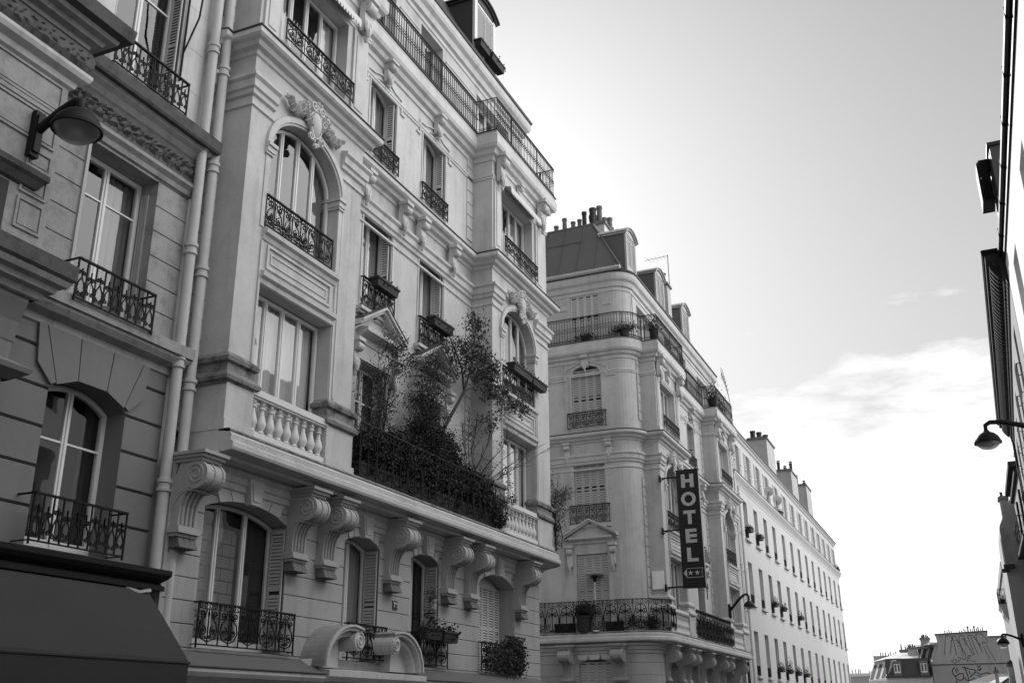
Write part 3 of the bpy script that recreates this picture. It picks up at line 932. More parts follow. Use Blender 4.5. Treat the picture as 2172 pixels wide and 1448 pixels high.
        A, B_, Cc, D_ = b0 + 0.62, b0 + 2.84, 11.30, 12.16
        P = [(u, archz(u, A, B_, D_, 0.86, 'ell')) for u in archu(A, B_, 'ell', 20)]
        ar.band(fr, P, 0.05, 0, 0.03); ar.band(fr, [(u, z) for u, z in [((p[0] - (A + B_) / 2) * 1.045 + (A + B_) / 2, (p[1] - 11.3) * 1.055 + 11.3) for p in P]], 0.11, 0.0, 0.06)
        ar.build('archivolt', TRIM, root)
        im = MB()
        for s in (0, 1):
            im.cut()
            u0, u1 = (A - 0.16, A + 0.025) if s == 0 else (B_ - 0.025, B_ + 0.16)
            for z0, z1, e in ((11.08, 11.13, 0.02), (11.13, 11.24, 0.04), (11.24, 11.31, 0.07)):
                im.box(fr, u0 - (e if s else 0) + (0), u1 + (0 if s else e) - 0, -0.38, 0.03 + e, z0, z1)
            im.box(fr, u0 + 0.03, u1 - 0.03, 0, 0.02, 9.66, 11.08)
        im.build('impost', TRIM, root)
        inst('cartouche', CARTOUCHE, root, fr(b0 + 1.75, 0.05, 12.36), fr.rot, (0.78, 1.2, 0.9))
        window(fr, root, A + 0.02, B_ - 0.02, 9.70, 12.13, -0.22, rise=0.84, kind='ell', mulls=(0.27, 0.5, 0.73), curt=1, cmode='sides')
        guard(fr, root, b0 + 0.60, b0 + 2.70, 9.72, 10.33, 0.02)
        # third floor: window, guard, awning, corner pilasters and brackets
        window(fr, root, b0 + 0.64, b0 + 2.82, 13.66, 15.48, -0.26, mulls=(0.27, 0.5, 0.73), curt=3, cmode='sides')
        guard(fr, root, b0 + 0.66, b0 + 3.0, 13.66, 14.10, 0.10)
        p3 = MB()
        for s0, s1 in ((b0 + 0.08, b0 + 0.50), (b0 + 3.02, b0 + 3.52)):
            p3.cut()
            p3.box(fr, s0, s1, 0, 0.05, 13.5, 15.54)
            p3.box(fr, s0 - 0.05, s1 + 0.05, 0, 0.09, 13.27, 13.50)
            p3.box(fr, s0 + 0.09, s1 - 0.09, 0.05, 0.07, 13.62, 15.40)
        p3.build('pilaster', TRIM, root)
        for u in (b0 + 0.29, b0 + 3.27): inst('bracket', BRACKET, root, fr(u, 0.07, 16.40), fr.rot, (1.5, 1.5, 1.7))
        inst('bracket', BRACKET, root, fr(b0 + 1.75, 0.02, 16.2), fr.rot, (1.0, 0.9, 0.85))
        if not (hotel):
            aw = MB()
            n = 22
            u0, u1 = b0 + 0.62, b0 + 2.86
            for k in range(n):
                a, b = u0 + (u1 - u0) * k / n, u0 + (u1 - u0) * (k + 1) / n
                aw.add([fr(a, 0.30, 15.56), fr(b, 0.30, 15.56), fr(b, 0.31, 15.44), fr((a * 3 + b) / 4, 0.31, 15.36), fr((a + b) / 2, 0.31, 15.34), fr((a + 3 * b) / 4, 0.31, 15.36), fr(a, 0.31, 15.44)], [(0, 1, 2, 5, 4, 3, 6)])
            aw.add([fr(u0, 0.02, 15.66), fr(u1, 0.02, 15.66), fr(u1, 0.30, 15.56), fr(u0, 0.30, 15.56)], [(0, 1, 2, 3)])
            aw.add([fr(u0, 0.0, 15.68), fr(u1, 0.0, 15.68), fr(u1, 0.0, 15.6), fr(u0, 0.0, 15.6)], [(0, 1, 2, 3)])
            aw.build('awning', VAL, root)
    # ---- set-back windows between the bays
    for j, (a, b) in enumerate(((4.77, 5.98), (7.30, 8.54))):
        window(fr, root, a, b, 5.92, 8.63, RW - 0.26, curt=1, cmode='sides', transom=7.9)
        window(fr, root, a, b, 9.87, 12.26, RW - 0.26, curt=2, cmode='full')
        window(fr, root, a, b, 13.66, 15.78, RW - 0.26, rise=0.22, curt=2, cmode='full')
        for z0, z1 in ((5.92, 8.60), (9.87, 12.22), (13.66, 15.56)):
            reveal_shutter(fr, root, b - 0.003, RW - 0.24, RW - 0.035, z0, z1, SHUT if z0 > 6 else SHUTD, k=1)
        guard(fr, root, a - 0.05, b + 0.08, 9.86, 10.53, RW + 0.08, ret=RW)
        guard(fr, root, a - 0.05, b + 0.08, 13.66, 14.12, RW + 0.06, ret=RW)
        su = MB()
        m = (a + b) / 2
        for q0, q1 in ((9.66, 9.72), (9.72, 9.80)): su.box(fr, a - 0.16 - (q0 - 9.66) * 0.4, b + 0.16 + (q0 - 9.66) * 0.4, RW, RW + 0.10 + (q0 - 9.66), q0, q1)
        # plain eared frames round the second-floor openings
        su.band(fr, [(b + 0.03, 9.80), (b + 0.03, 12.30), (a - 0.03, 12.30), (a - 0.03, 9.80)], -0.0 - 0.05, RW, RW + 0.02)
        su.cut()
        # third floor: moulded arch with ears and keystone
        P = [(a, 15.58)] + [(u, archz(u, a, b, 15.80, 0.22)) for u in archu(a, b, 'seg', 10)] + [(b, 15.58)]
        su.band(fr, [(a, 13.8), (a, 15.3)] + P[1:-1] + [(b, 15.3), (b, 13.8)], 0.045, RW, RW + 0.02)
        ear = [(a - 0.35, 15.40), (a - 0.16, 15.40), (a - 0.16, 15.78)] + [(u, archz(u, a, b, 15.80, 0.22) + 0.13) for u in archu(a, b, 'seg', 8)][1:-1] + [(b + 0.16, 15.78), (b + 0.16, 15.40), (b + 0.35, 15.40)]
        su.band(fr, ear, 0.05, RW, RW + 0.04)
        su.build('window_surround', TRIM, root)
        inst('bracket', BRACKET, root, fr(m, RW + 0.04, 16.36), fr.rot, (1.15, 1.3, 1.1))
        for u in (a - 0.22, b + 0.22): inst('bracket', BRACKET, root, fr(u, RW + 0.10, 12.95), fr.rot, (1.15, 1.25, 1.3))
        # pediment over the balcony door
        pd = MB()
        e0, e1 = a - 0.32, b + 0.32
        pd.sweep([(0, 9.02), (0.06, 9.04), (0.08, 9.16), (0.20, 9.20), (0.28, 9.24), (0.28, 9.33), (0, 9.37)], [X(RW, e0 + 0.25), X(RW, e1 - 0.25)], dz=Z)
        for s0, s1 in ((e0, m), (m, e1)):
            za, zb = (9.30, 9.86) if s0 < m - 0.01 and s0 == e0 else (9.86, 9.30)
            for o, th, w1 in ((0.0, 0.07, 0.26), (0.07, 0.06, 0.32), (-0.10, 0.05, 0.10)):
                pd.add([fr(s0, RW, za + o), fr(s1, RW, zb + o), fr(s1, RW, zb + o + th), fr(s0, RW, za + o + th), fr(s0, RW + w1, za + o), fr(s1, RW + w1, zb + o), fr(s1, RW + w1, zb + o + th), fr(s0, RW + w1, za + o + th)], [(4, 5, 6, 7), (0, 1, 5, 4), (3, 2, 6, 7), (0, 3, 7, 4), (1, 2, 6, 5)])
        pd.add([fr(e0 + 0.2, RW + 0.05, 9.35), fr(e1 - 0.2, RW + 0.05, 9.35), fr(m, RW + 0.05, 9.84)], [(0, 1, 2)])
        pd.box(fr, a - 0.12, b + 0.12, RW, RW + 0.05, 8.67, 9.02)
        pd.build('pediment', TRIM, root)
        lf = MB()
        for s0, s1, za, zb in ((e0 - 0.01, m, 9.43, 9.99), (m, e1 + 0.01, 9.99, 9.43)):
            lf.add([fr(s0, RW, za + 0.005), fr(s1, RW, zb + 0.005), fr(s1, RW + 0.33, zb + 0.004), fr(s0, RW + 0.33, za + 0.004), fr(s0, RW, za + 0.03), fr(s1, RW, zb + 0.03), fr(s1, RW + 0.335, zb + 0.03), fr(s0, RW + 0.335, za + 0.03)], [(0, 1, 2, 3), (4, 5, 6, 7), (3, 2, 6, 7), (0, 3, 7, 4), (1, 2, 6, 5)])
        lf.build('flashing', LEAD, root)
        for u in (a - 0.20, b + 0.20): inst('bracket', BRACKET, root, fr(u, RW, 9.03), fr.rot, (1.0, 1.2, 1.25))
    # ---- top storey
    for a, b, z0, z1, *_ in ((0.6, 2.9, 16.98, 18.85), (4.77, 5.98, 16.98, 18.95), (7.3, 8.54, 16.98, 18.95), (10.7, 13.0, 16.98, 18.85)):
        window(fr, root, a + 0.01, b - 0.01, z0 + 0.02, z1 - 0.01, TW - 0.25, curt=2, cmode='full', mulls=(0.5,) if b - a < 2 else (0.27, 0.5, 0.73))
    st = MB()
    for u0, u1 in ((3.05, 4.6), (6.15, 7.15), (8.7, 10.5)):
        st.cut()
        st.box(fr, u0, u1, TW, TW + 0.03, 18.55, 18.61); st.box(fr, u0, u1, TW, TW + 0.05, 18.61, 18.66)
    st.build('string_course', TRIM, root)
    tp = pre_top + [X(TW, END - 0.05), X(-8, END - 0.05)]
    mould('cornice', P_ROOFC, tp)
    gt = MB(); gt.sweep([(0.02, 19.79), (0.28, 19.79), (0.30, 19.86), (0.26, 19.90), (0.0, 19.88)], tp, dz=Z); gt.build('gutter', LEAD, root)
    # ---- mezzanine
    mz = MB()
    joints = [2.28 + 0.335 * i for i in range(0, 9)]
    mo = [(0.28, 2.48, 2.62, 4.96, 0.20, 0.38, 'seg'), (4.30, 5.59, 2.62, 4.96, 0.16, 0.38, 'seg'), (6.87, 8.17, 2.62, 4.96, 0.16, 0.38, 'seg'), (10.28, 12.38, 2.62, 4.96, 0.24, 0.55, 'seg')]
    z_low = 2.30
    u_l = -0.45 if not hotel else 0.2
    wall(mz, fr, u_l, END, z_low, 5.46, MW, mo, joints)
    mz.add([fr(END, MW, 0), fr(END, -8, 0), fr(END, -8, 5.46), fr(END, MW, 5.46)], [(0, 1, 2, 3)])
    if not hotel: mz.box(fr, -0.50, -0.445, -0.8, MW - 0.001, 0, 5.44)
    mz.build('rusticated_wall', MEZZ, root)
    am = MB(); am.sweep(P_ARCHI, [X(MW, u_l), X(MW, END), X(-8, END)], dz=Z); am.build('architrave', TRIM, root)
    vs = MB()
    for a, b, z0, z1, rise, dep, kd in mo:
        m = (a + b) / 2
        vs.cut()
        vs.prism(fr, [(m - 0.13, z1 - 0.03), (m + 0.13, z1 - 0.03), (m + 0.20, 5.36), (m - 0.20, 5.36)], MW + 0.001, MW + 0.13, axis='w')
        vs.prism(fr, [(m - 0.09, z1 + 0.03), (m + 0.09, z1 + 0.03), (m + 0.14, 5.28), (m - 0.14, 5.28)], MW + 0.13, MW + 0.15, axis='w')
        for sg in (-1, 1):
            for k in range(1, 3):
                t0, t1 = 0.16 + (b - a) * 0.145 * (k - 1) + 0.01, 0.16 + (b - a) * 0.145 * k - 0.012
                if t1 > (b - a) / 2: continue
                zl0, zl1 = archz(m + t0, a, b, z1, rise), archz(m + t1, a, b, z1, rise)
                q = [(m + sg * t0, zl0 + 0.004), (m + sg * t1, zl1 + 0.004), (m + sg * (t1 * 1.12 + 0.02), 5.09), (m + sg * (t0 * 1.12 + 0.02), 5.09)]
                vs.cut(); vs.prism(fr, q, MW + 0.001, MW + 0.028, axis='w')
    vs.build('keystone', TRIM, root)
    cons = (-0.25, 2.63, 3.57, 5.96, 8.48, 9.64, 12.60) if not hotel else (0.55, 2.63, 3.57, 5.96, 8.48, 9.64, 12.60)
    for u in cons: inst('console', CONSOLE, root, fr(u, MW, 5.42), fr.rot)
    window(fr, root, 0.30, 2.46, 2.66, 4.94, MW - 0.33, rise=0.19, mulls=(0.33, 0.66), curt=0, cmode='sides')
    window(fr, root, 4.32, 5.57, 2.66, 4.94, MW - 0.33, rise=0.15, curt=2, cmode='full')
    window(fr, root, 6.89, 8.15, 2.66, 4.94, MW - 0.33, rise=0.15, curt=0, cmode='sides')
    reveal_shutter(fr, root, 2.475, MW - 0.30, MW - 0.01, 2.68, 4.70, SHUTD, 1)
    reveal_shutter(fr, root, 5.585, MW - 0.30, MW - 0.01, 2.68, 4.76, SHUTD, 1)
    reveal_shutter(fr, root, 8.165, MW - 0.30, MW - 0.01, 2.68, 4.76, SHUTD, 1)
    closed_shutters(fr, root, 10.30, 12.36, 2.66, 4.72, MW - 0.42, 6, SHUT)
    sb = MB()
    sb.prism(fr, [(10.28, 4.70), (12.38, 4.70), (12.38, 4.97), (10.28, 4.97)], MW - 0.54, MW - 0.48, axis='w')
    sb.build('shutter_box', JOINERY, root)
    for a, b in ((0.25, 2.70), (4.85 - 0.45, 5.80), (6.80, 8.45), (10.20, 12.62)):
        guard(fr, root, a, b, 2.66, 3.30, MW + 0.10, ret=MW)
    # ---- roof
    rb = MB()
    e0 = -0.45 if not hotel else -0.95
    w0, w1, zz0, zz1 = TW - 0.02, TW - 1.25, 19.84, 22.75
    if not hotel:
        u1 = END
        rb.add([fr(e0, w0, zz0), fr(u1, w0, zz0), fr(u1 - 1.1, w1, zz1), fr(e0, w1, zz1)], [(0, 1, 2, 3)])
        rb.add([fr(u1, w0, zz0), fr(u1, -8, zz0), fr(u1 - 1.1, -8, zz1), fr(u1 - 1.1, w1, zz1)], [(0, 1, 2, 3)])
        rb.add([fr(e0, w1, zz1), fr(u1 - 1.1, w1, zz1), fr(u1 - 1.1, -8, zz1 + 0.9), fr(e0, -8, zz1 + 0.9)], [(0, 1, 2, 3)])
        rb.add([fr(e0, w0, zz0), fr(e0, w1, zz1), fr(e0, -8, zz1 + 0.9), fr(e0, -8, zz0)], [(0, 1, 2, 3)])
        rb.build('roof', SLATE, root)
    return X

def dormer(fr, root, a, b, z0, z1, w, depth=1.6, m=ZINC, cheek=None, name='dormer'):
    """roof dormer with arched hood: cheeks, face, window and hood"""
    mb = MB()
    zt = z1 - 0.38
    mb.box(fr, a, b, w - depth, w - 0.02, z0, zt)
    do = mb.build(name, cheek or m, root)
    fb = MB()
    t = 0.16
    fb.box(fr, a - 0.02, a + t, w - 0.06, w + 0.02, z0, zt); fb.box(fr, b - t, b + 0.02, w - 0.06, w + 0.02, z0, zt)
    fb.box(fr, a + t, b - t, w - 0.06, w + 0.01, z0, z0 + 0.22); fb.box(fr, a + t, b - t, w - 0.06, w + 0.01, zt - 0.14, zt)
    fb.build('dormer_frame', JOINERY if m is not ZINC else SHUTD, do)
    hb = MB()
    n = 12
    for o, e, th in ((0.0, 0.06, 0.07), (0.07, 0.12, 0.06)):
        P = [(u, archz(u, a - e, b + e, z1 - 0.13 + o, 0.30)) for u in archu(a - e, b + e, 'seg', n)]
        poly = P + [(u, z + th) for u, z in reversed(P)]
        for i in range(n):
            q = [P[i], P[i + 1], (P[i + 1][0], P[i + 1][1] + th), (P[i][0], P[i][1] + th)]
            hb.prism(fr, q, w - depth * 1.05, w + e + 0.02, axis='w')
    q = [(a - 0.02, zt - 0.02)] + [(u, archz(u, a - 0.02, b + 0.02, z1 - 0.13, 0.30)) for u in archu(a - 0.02, b + 0.02, 'seg', n)] + [(b + 0.02, zt - 0.02)]
    hb.prism(fr, q, w - 0.05, w + 0.01, axis='w')
    hb.build('hood', m if m is not ZINC else TRIM, do)
    window(fr, do, a + t + 0.003, b - t - 0.003, z0 + 0.225, zt - 0.145, w - 0.015, mulls=(0.5,), fw=0.05, sub=False, curt=2)
    pb = MB()
    pb.add([fr(a + t + 0.03, w - 0.018 - 0.001, z0 + 0.25), fr(b - t - 0.03, w - 0.019, z0 + 0.25), fr(b - t - 0.03, w - 0.019, zt - 0.17), fr(a + t + 0.03, w - 0.019, zt - 0.17)], [(0, 1, 2, 3)])
    pb.build('pane', GLASS, do)
    return do
def pot_prof(r, h): return [(r * 0.95, 0), (r * 0.9, h * 0.1), (r * 0.85, h * 0.85), (r, h * 0.86), (r, h), (r * 0.8, h), (r * 0.75, h * 0.6)]
def chimney(root, x0, x1, y0, y1, z0, z1, pots, m=STONE, name='chimney'):
    mb = MB()
    I = Fr('side', 0, 0, 0)
    f = lambda u, w, z: (u, w, z)
    mb.box(f, x0, x1, y0, y1, z0, z1)
    ch = mb.build(name, m, root)
    cb = MB()
    cb.box(f, x0 - 0.07, x1 + 0.07, y0 - 0.07, y1 + 0.07, z1 + 0.002, z1 + 0.12)
    cb.box(f, x0 - 0.03, x1 + 0.03, y0 - 0.03, y1 + 0.03, z1 + 0.12, z1 + 0.18)
    cb.build('chimney_cap', STONED, ch)
    for px_, py_, r, h, kind in pots:
        pb = MB()
        if kind == 2:
            pb.lathe((px_, py_, z1 + 0.15), [(r * 0.6, 0), (r, h * 0.2), (r * 1.1, h * 0.45), (r * 0.75, h * 0.75), (r * 0.95, h * 0.85), (r * 0.95, h)], 12)
        else:
            pb.lathe((px_, py_, z1 + 0.15), pot_prof(r, h), 10)
        if kind == 3:
            pb.lathe((px_, py_, z1 + 0.15 + h + 0.08), [(r * 1.3, 0), (0.001, r * 0.9)], 8)
            pb.tube([(px_, py_, z1 + h), (px_, py_, z1 + 0.3 + h)], 0.02, 4)
        pb.build('chimney_pot', POTD if kind in (1, 2, 3) else POT, ch)
    return ch

def arc(cx, cy, r, a0, a1, n=8):
    return [(cx + r * math.cos(R(a0 + (a1 - a0) * i / n)), cy + r * math.sin(R(a0 + (a1 - a0) * i / n))) for i in range(n + 1)]

def offpath(path, w):
    P = [Vector(p) for p in path]; k = len(P); nr = []
    for i in range(k - 1):
        d = (P[i + 1] - P[i]).normalized(); nr.append(Vector((d.y, -d.x)))
    out_ = []
    for i in range(k):
        if i == 0: n_ = nr[0]
        elif i == k - 1: n_ = nr[-1]
        else: n_ = (nr[i - 1] + nr[i]) / max(1 + nr[i - 1].dot(nr[i]), 0.15)
        out_.append((P[i].x + n_.x * w, P[i].y + n_.y * w))
    return out_
def downpipe(root, x, y, r, z0, z1, m=PIPE, step=1.95, off=0.6):
    mb = MB()
    mb.tube([(x, y, z0), (x, y, z1)], r, 12)
    z = z0 + off
    while z < z1:
        mb.lathe((x, y, z), [(r * 1.02, -0.10), (r * 1.32, -0.09), (r * 1.32, -0.05), (r * 1.12, -0.04), (r * 1.12, 0.03), (r * 1.35, 0.04), (r * 1.35, 0.10), (r * 1.02, 0.11)], 12)
        mb.box(lambda u, w, zz: (u, w, zz), x - 0.14, x, y - 0.015, y + 0.015, z - 0.035, z - 0.005)
        z += step
    return mb.build('downpipe', m, root, smooth=True)

# =============================================================== ground
g = MB(); g.add([(-900, -900, -0.15), (900, -900, -0.15), (900, 900, -0.15), (-900, 900, -0.15)], [(0, 1, 2, 3)])
tag(g.build('ground', ROAD), kind='structure')
g = MB(); g.box(lambda u, w, z: (u, w, z), -7.6, 0.0 - 0.6, -40, 99, -0.149, -0.05)
tag(g.build('street', ROAD), kind='structure')
for nm, x0, x1 in (('pavement', -10.9, -7.6), ('pavement', -0.6, 2.42)):
    g = MB(); g.box(lambda u, w, z: (u, w, z), x0, x1, -40, 99, -0.149, 0.06)
    g.box(lambda u, w, z: (u, w, z), (x1 - 0.22 if x1 < -5 else x0 - 0.003), (x1 + 0.003 if x1 < -5 else x0 + 0.22), -40, 99, -0.148, 0.066)
    tag(g.build(nm, PAVE), kind='structure')

# =============================================================== building B: the pale house with two bays
frB = Fr('left', -10.3, 12.2, 0.0)
B = empty('apartment_building', (-10.9, 19.0, 0), 'pale stone apartment house with arched bay windows and a balcony full of plants', 'building')
preB = [(-10.92, 11.74)]
slabB = [(-10.3, 12.15), (-10.3, 26.0)] + arc(-11.0, 26.0, 0.7, 0, 90)[1:] + [(-18, 26.7)]
haussmann(frB, B, preB, slabB, [(-11.05, 11.74)])
fullB = preB + [(-10.92, 12.2), (-10.3, 12.2), (-10.3, 15.85), (-10.92, 15.85), (-10.92, 22.36), (-10.3, 22.36), (-10.3, 26.28), (-18, 26.28)]
terrace_rail(B, offpath(fullB, 0.24)[:-1] + [(-12.5, 26.52)], 16.96, 1.02)
gr_ = offpath([(-10.3, 15.98), (-10.3, 22.26)], 0.17)
terrace_rail(B, gr_, 5.87, 1.08, pitch=0.62, r=0.0125, big=True)
gr_ = offpath([(-10.3, 26.05)] + arc(-11.0, 26.0, 0.7, 4, 90, 9) + [(-14.5, 26.7)], 0.17)
terrace_rail(B, gr_, 5.87, 1.08, pitch=0.45, r=0.0125, big=True)
dormer(frB, B, 11.15, 12.65, 20.75, 23.15, TW - 0.30, depth=1.5, m=SLATE, cheek=SLATE)
dormer(frB, B, 7.2, 8.7, 20.75, 23.15, TW - 0.30, depth=1.5, m=SLATE, cheek=SLATE)
dormer(frB, B, 4.6, 6.1, 20.75, 23.15, TW - 0.30, depth=1.5, m=SLATE, cheek=SLATE)
downpipe(B, -10.74, 11.885, 0.085, 0.1, 19.9)
# ground floor: shop front, ledge over it, entrance with broken pediment
sf = MB()
wall(sf, frB, -0.45, 13.81, 0, 2.30, MW, [(0.3, 2.6, 0.5, 2.1, 0, 0.3, 'seg'), (4.3, 5.8, 0.06, 2.15, 0, 0.4, 'seg'), (7.2, 8.6, 0.8, 2.1, 0, 0.3, 'seg'), (10.2, 12.4, 0.5, 2.1, 0, 0.3, 'seg')])
sf.build('ground_floor_wall', STONE, B)
for a, b, z0, z1 in ((0.3, 2.6, 0.5, 2.1), (7.2, 8.6, 0.8, 2.1), (10.2, 12.4, 0.5, 2.1)):
    window(frB, B, a, b, z0, z1, MW - 0.25, curt=0, cmode='sides')
dr = MB()
dr.box(frB, 4.3, 5.8, MW - 0.42, MW - 0.36, 0.06, 2.15)
for u in (4.42, 5.10): dr.box(frB, u, u + 0.58, MW - 0.36, MW - 0.34, 0.3, 1.0); dr.box(frB, u, u + 0.58, MW - 0.36, MW - 0.34, 1.12, 2.0)
dr.build('door', SLATE, B)
X = lambda w, u: frB(u, w, 0)[:2]
lg = MB(); lg.sweep([(0, 2.06), (0.25, 2.10), (0.30, 2.16), (0.46, 2.20), (0.50, 2.26), (0.50, 2.32), (0, 2.34)], [X(MW, -0.45), X(MW, 3.15)])
lg.cut(); lg.sweep([(0, 2.06), (0.25, 2.10), (0.30, 2.16), (0.46, 2.20), (0.50, 2.26), (0.50, 2.32), (0, 2.34)], [X(MW, 6.75), X(MW, 13.81)])
lg.build('shop_cornice', TRIM, B)
lg = MB(); lg.sweep([(0, 2.345), (0.515, 2.315), (0.53, 2.33), (0.53, 2.345), (0, 2.58)], [X(MW, -0.44), X(MW, 3.14)])
lg.cut(); lg.sweep([(0, 2.345), (0.515, 2.315), (0.53, 2.33), (0.53, 2.345), (0, 2.58)], [X(MW, 6.76), X(MW, 13.80)])
lg.build('flashing', ZINC, B)
# broken pediment made of two facing scrolls
for sg, u0 in ((1, 2.95), (-1, 6.66)):
    pm = MB()
    pts = []
    n = 16
    for i in range(n + 1):
        t = i / n
        a = PI - (PI * 0.62) * t
        pts.append((u0 + sg * (0.98 + 0.87 * math.cos(a)), 2.46 + 0.74 * math.sin(a)))
    for wdt, w1 in ((0.20, 0.42), (0.10, 0.52), (0.04, 0.56)):
        inner = [(u0 + sg * (0.98 + (0.87 - wdt) * math.cos(PI - PI * 0.62 * i / n)), 2.46 + (0.74 - wdt) * math.sin(PI - PI * 0.62 * i / n)) for i in range(n + 1)]
        for i in range(n): pm.prism(frB, [pts[i], pts[i + 1], inner[i + 1], inner[i]], MW, MW + w1, axis='w')
    ce = (u0 + sg * 1.20, 2.93)
    disc = [(ce[0] + 0.17 * math.cos(2 * PI * i / 18), ce[1] + 0.17 * math.sin(2 * PI * i / 18)) for i in range(18)]
    pm.prism(frB, disc, MW, MW + 0.52, axis='w')
    pm.tube([frB(p, MW + 0.53, q) for p, q in spiral(ce[0], ce[1], 0.145, 1.9, PI / 2, -sg, 22, 0.12)], 0.022, 5)
    pm.prism(frB, [(u0 + sg * 0.02, 2.46), (u0 + sg * 0.95, 2.46), (u0 + sg * 0.9, 2.95), (u0 + sg * 0.3, 2.8)], MW, MW + 0.25, axis='w')
    pm.build('scroll_pediment', TRIM, B)
pe = MB(); pe.sweep([(0, 2.02), (0.2, 2.05), (0.28, 2.16), (0.48, 2.22), (0.54, 2.30), (0.54, 2.40), (0, 2.46)], [X(MW, 3.20), X(MW, 6.70)])
for u in (3.45, 6.45):
    pe.cut(); pe.box(frB, u - 0.18, u + 0.18, MW, MW + 0.38, 1.55, 2.05)
    for k in range(4): pe.tube([frB(u - 0.12 + 0.08 * k, MW + 0.39, 1.6), frB(u - 0.12 + 0.08 * k, MW + 0.40, 2.0)], 0.025, 5)
pe.build('door_cornice', TRIM, B)
# house number plate
hp = MB(); hp.box(frB, 6.16, 6.35, MW, MW + 0.012, 3.68, 3.86); pl = hp.build('number_plate', SIGN, B)
def text_mesh(name, s, size, m, parent, loc, rot, bold=0.0, shear=0.0, ext=0.004):
    cu = bpy.data.curves.new(name, 'FONT')
    cu.body = s; cu.size = size; cu.extrude = ext; cu.offset = bold; cu.shear = shear
    cu.align_x = 'CENTER'; cu.align_y = 'CENTER'
    to = bpy.data.objects.new(name, cu)
    me = bpy.data.meshes.new_from_object(to)
    bpy.data.objects.remove(to)
    me.materials.clear(); me.materials.append(m)
    o = bpy.data.objects.new(name, me); COL.objects.link(o)
    o.parent = parent
    o.location = Vector(loc) - absloc(parent)
    o.rotation_euler = rot
    return o
text_mesh('numeral', '79', 0.15, LETTER, pl, frB(6.255, MW + 0.016, 3.77), (PI / 2, 0, PI / 2), 0.004)
# blocked-up panes seen in the first mezzanine window
bk = MB()
z = 2.75
row = 0
while z < 4.55:
    u = 0.36 - (0.2 if row % 2 else 0)
    while u < 1.66:
        a, b = max(u, 0.36), min(u + 0.38, 1.66)
        if b - a > 0.04: bk.box(frB, a, b, MW - 0.52, MW - 0.45, z, z + 0.185)
        u += 0.395
    z += 0.20; row += 1
bk.box(frB, 0.34, 1.68, MW - 0.53, MW - 0.51, 2.7, 4.6)
bk.build('blockwork', BLOCKM, B)

# =============================================================== building C: the hotel on the far corner
frC = Fr('left', -9.9, 36.65, -1.4)
C = empty('hotel_building', (-10.5, 43.0, 0), 'pale corner house behind the vertical hotel sign, zinc mansard with chimney pots and rounded corner', 'building')
SY = 35.75
cornerarc = arc(-11.22, 36.45, 0.70, -90, 0, 8)
preC = [(-20, SY)] + cornerarc
slabC = [(-20, SY)] + arc(-11.1, 36.85, 1.1, -90, 0, 10) + [(-10.0, 50.6)]
pre_topC = [(-20, SY + 0.13)] + arc(-11.35, 36.58, 0.70, -90, 0, 8)
haussmann(frC, C, preC, slabC, pre_topC, hotel=True)
fs = Fr('side', SY, 0, -1.4)
cw_ = MB()
a, b = -13.04, -11.80
wall(cw_, fs, -20, -11.22, 5.86, 16.14, 0, [(a, b, 5.90, 8.66, 0, 0.2, 'seg'), (a, b, 9.85, 12.33, 0, 0.2, 'seg'), (a, b, 13.5, 16.0, 0.22, 0.2, 'seg'), (-17.2, -16.0, 5.9, 8.66, 0, 0.2, 'seg'), (-17.2, -16.0, 9.85, 12.33, 0, 0.2, 'seg')])
cw_.sweep([(0, 5.86), (0, 16.14)], cornerarc + [(-10.52, 36.66)], dz=-1.4, caps=False)
fs2 = Fr('side', SY + 0.13, 0, -1.4)
wall(cw_, fs2, -20, -11.35, 16.9, 19.1, 0, [(a, b, 16.98, 19.10 - 0.02, 0, 0.15, 'seg')])
cw_.sweep([(0, 16.9), (0, 19.1)], pre_topC[1:] + [(-10.65, 36.66)], dz=-1.4, caps=False)
cw_.build('side_wall', STONE, C)
fs3 = Fr('side', SY - 0.0, 0, -1.4)
cm = MB()
jn = [2.28 + 0.42 * i for i in range(0, 8)]
wall(cm, fs3, -20, -11.1, 0, 5.46, 0.06, [(a, b, 2.62, 4.95, 0.16, 0.2, 'seg'), (-17.2, -16.0, 2.62, 4.95, 0.16, 0.2, 'seg')], jn)
for i, (z0, z1) in enumerate(zip([1.4] + jn, jn + [5.46])):
    cm.sweep([(0.04, z0), (0.06, z0 + 0.014), (0.06, z1 - 0.014), (0.04, z1)], arc(-11.1, 36.6, 0.85, -90, 0, 8) + [(-10.27, 36.9)], dz=-1.4, caps=False)
cm.sweep(P_ARCHI, [(-20, SY - 0.06)] + arc(-11.1, 36.6, 0.91, -90, 0, 8) + [(-10.19, 37)], dz=-1.4)
cm.build('rusticated_wall', MEZZ, C)
closed_shutters(fs, C, a + 0.01, b - 0.01, 5.92, 8.64, -0.07, 4, SHUTD, 0.09, 0.88)
closed_shutters(fs, C, a + 0.01, b - 0.01, 9.87, 12.31, -0.07, 4, SHUTD, 0.09, 0.88)
closed_shutters(fs, C, a + 0.01, b - 0.01, 13.52, 15.84, -0.07, 4, SHUTD, 0.09, 0.88)
closed_shutters(fs2, C, a + 0.01, b - 0.01, 17.0, 19.06, -0.03, 4, SHUT, 0.09, 0.88)
closed_shutters(fs3, C, a + 0.01, b - 0.01, 2.64, 4.86, -0.03, 4, SHUTD, 0.09, 0.88)
guard(fs, C, a - 0.16, b + 0.16, 9.80, 10.48, 0.10, ret=0)
guard(fs, C, a - 0.16, b + 0.16, 13.48, 14.10, 0.10, ret=0)
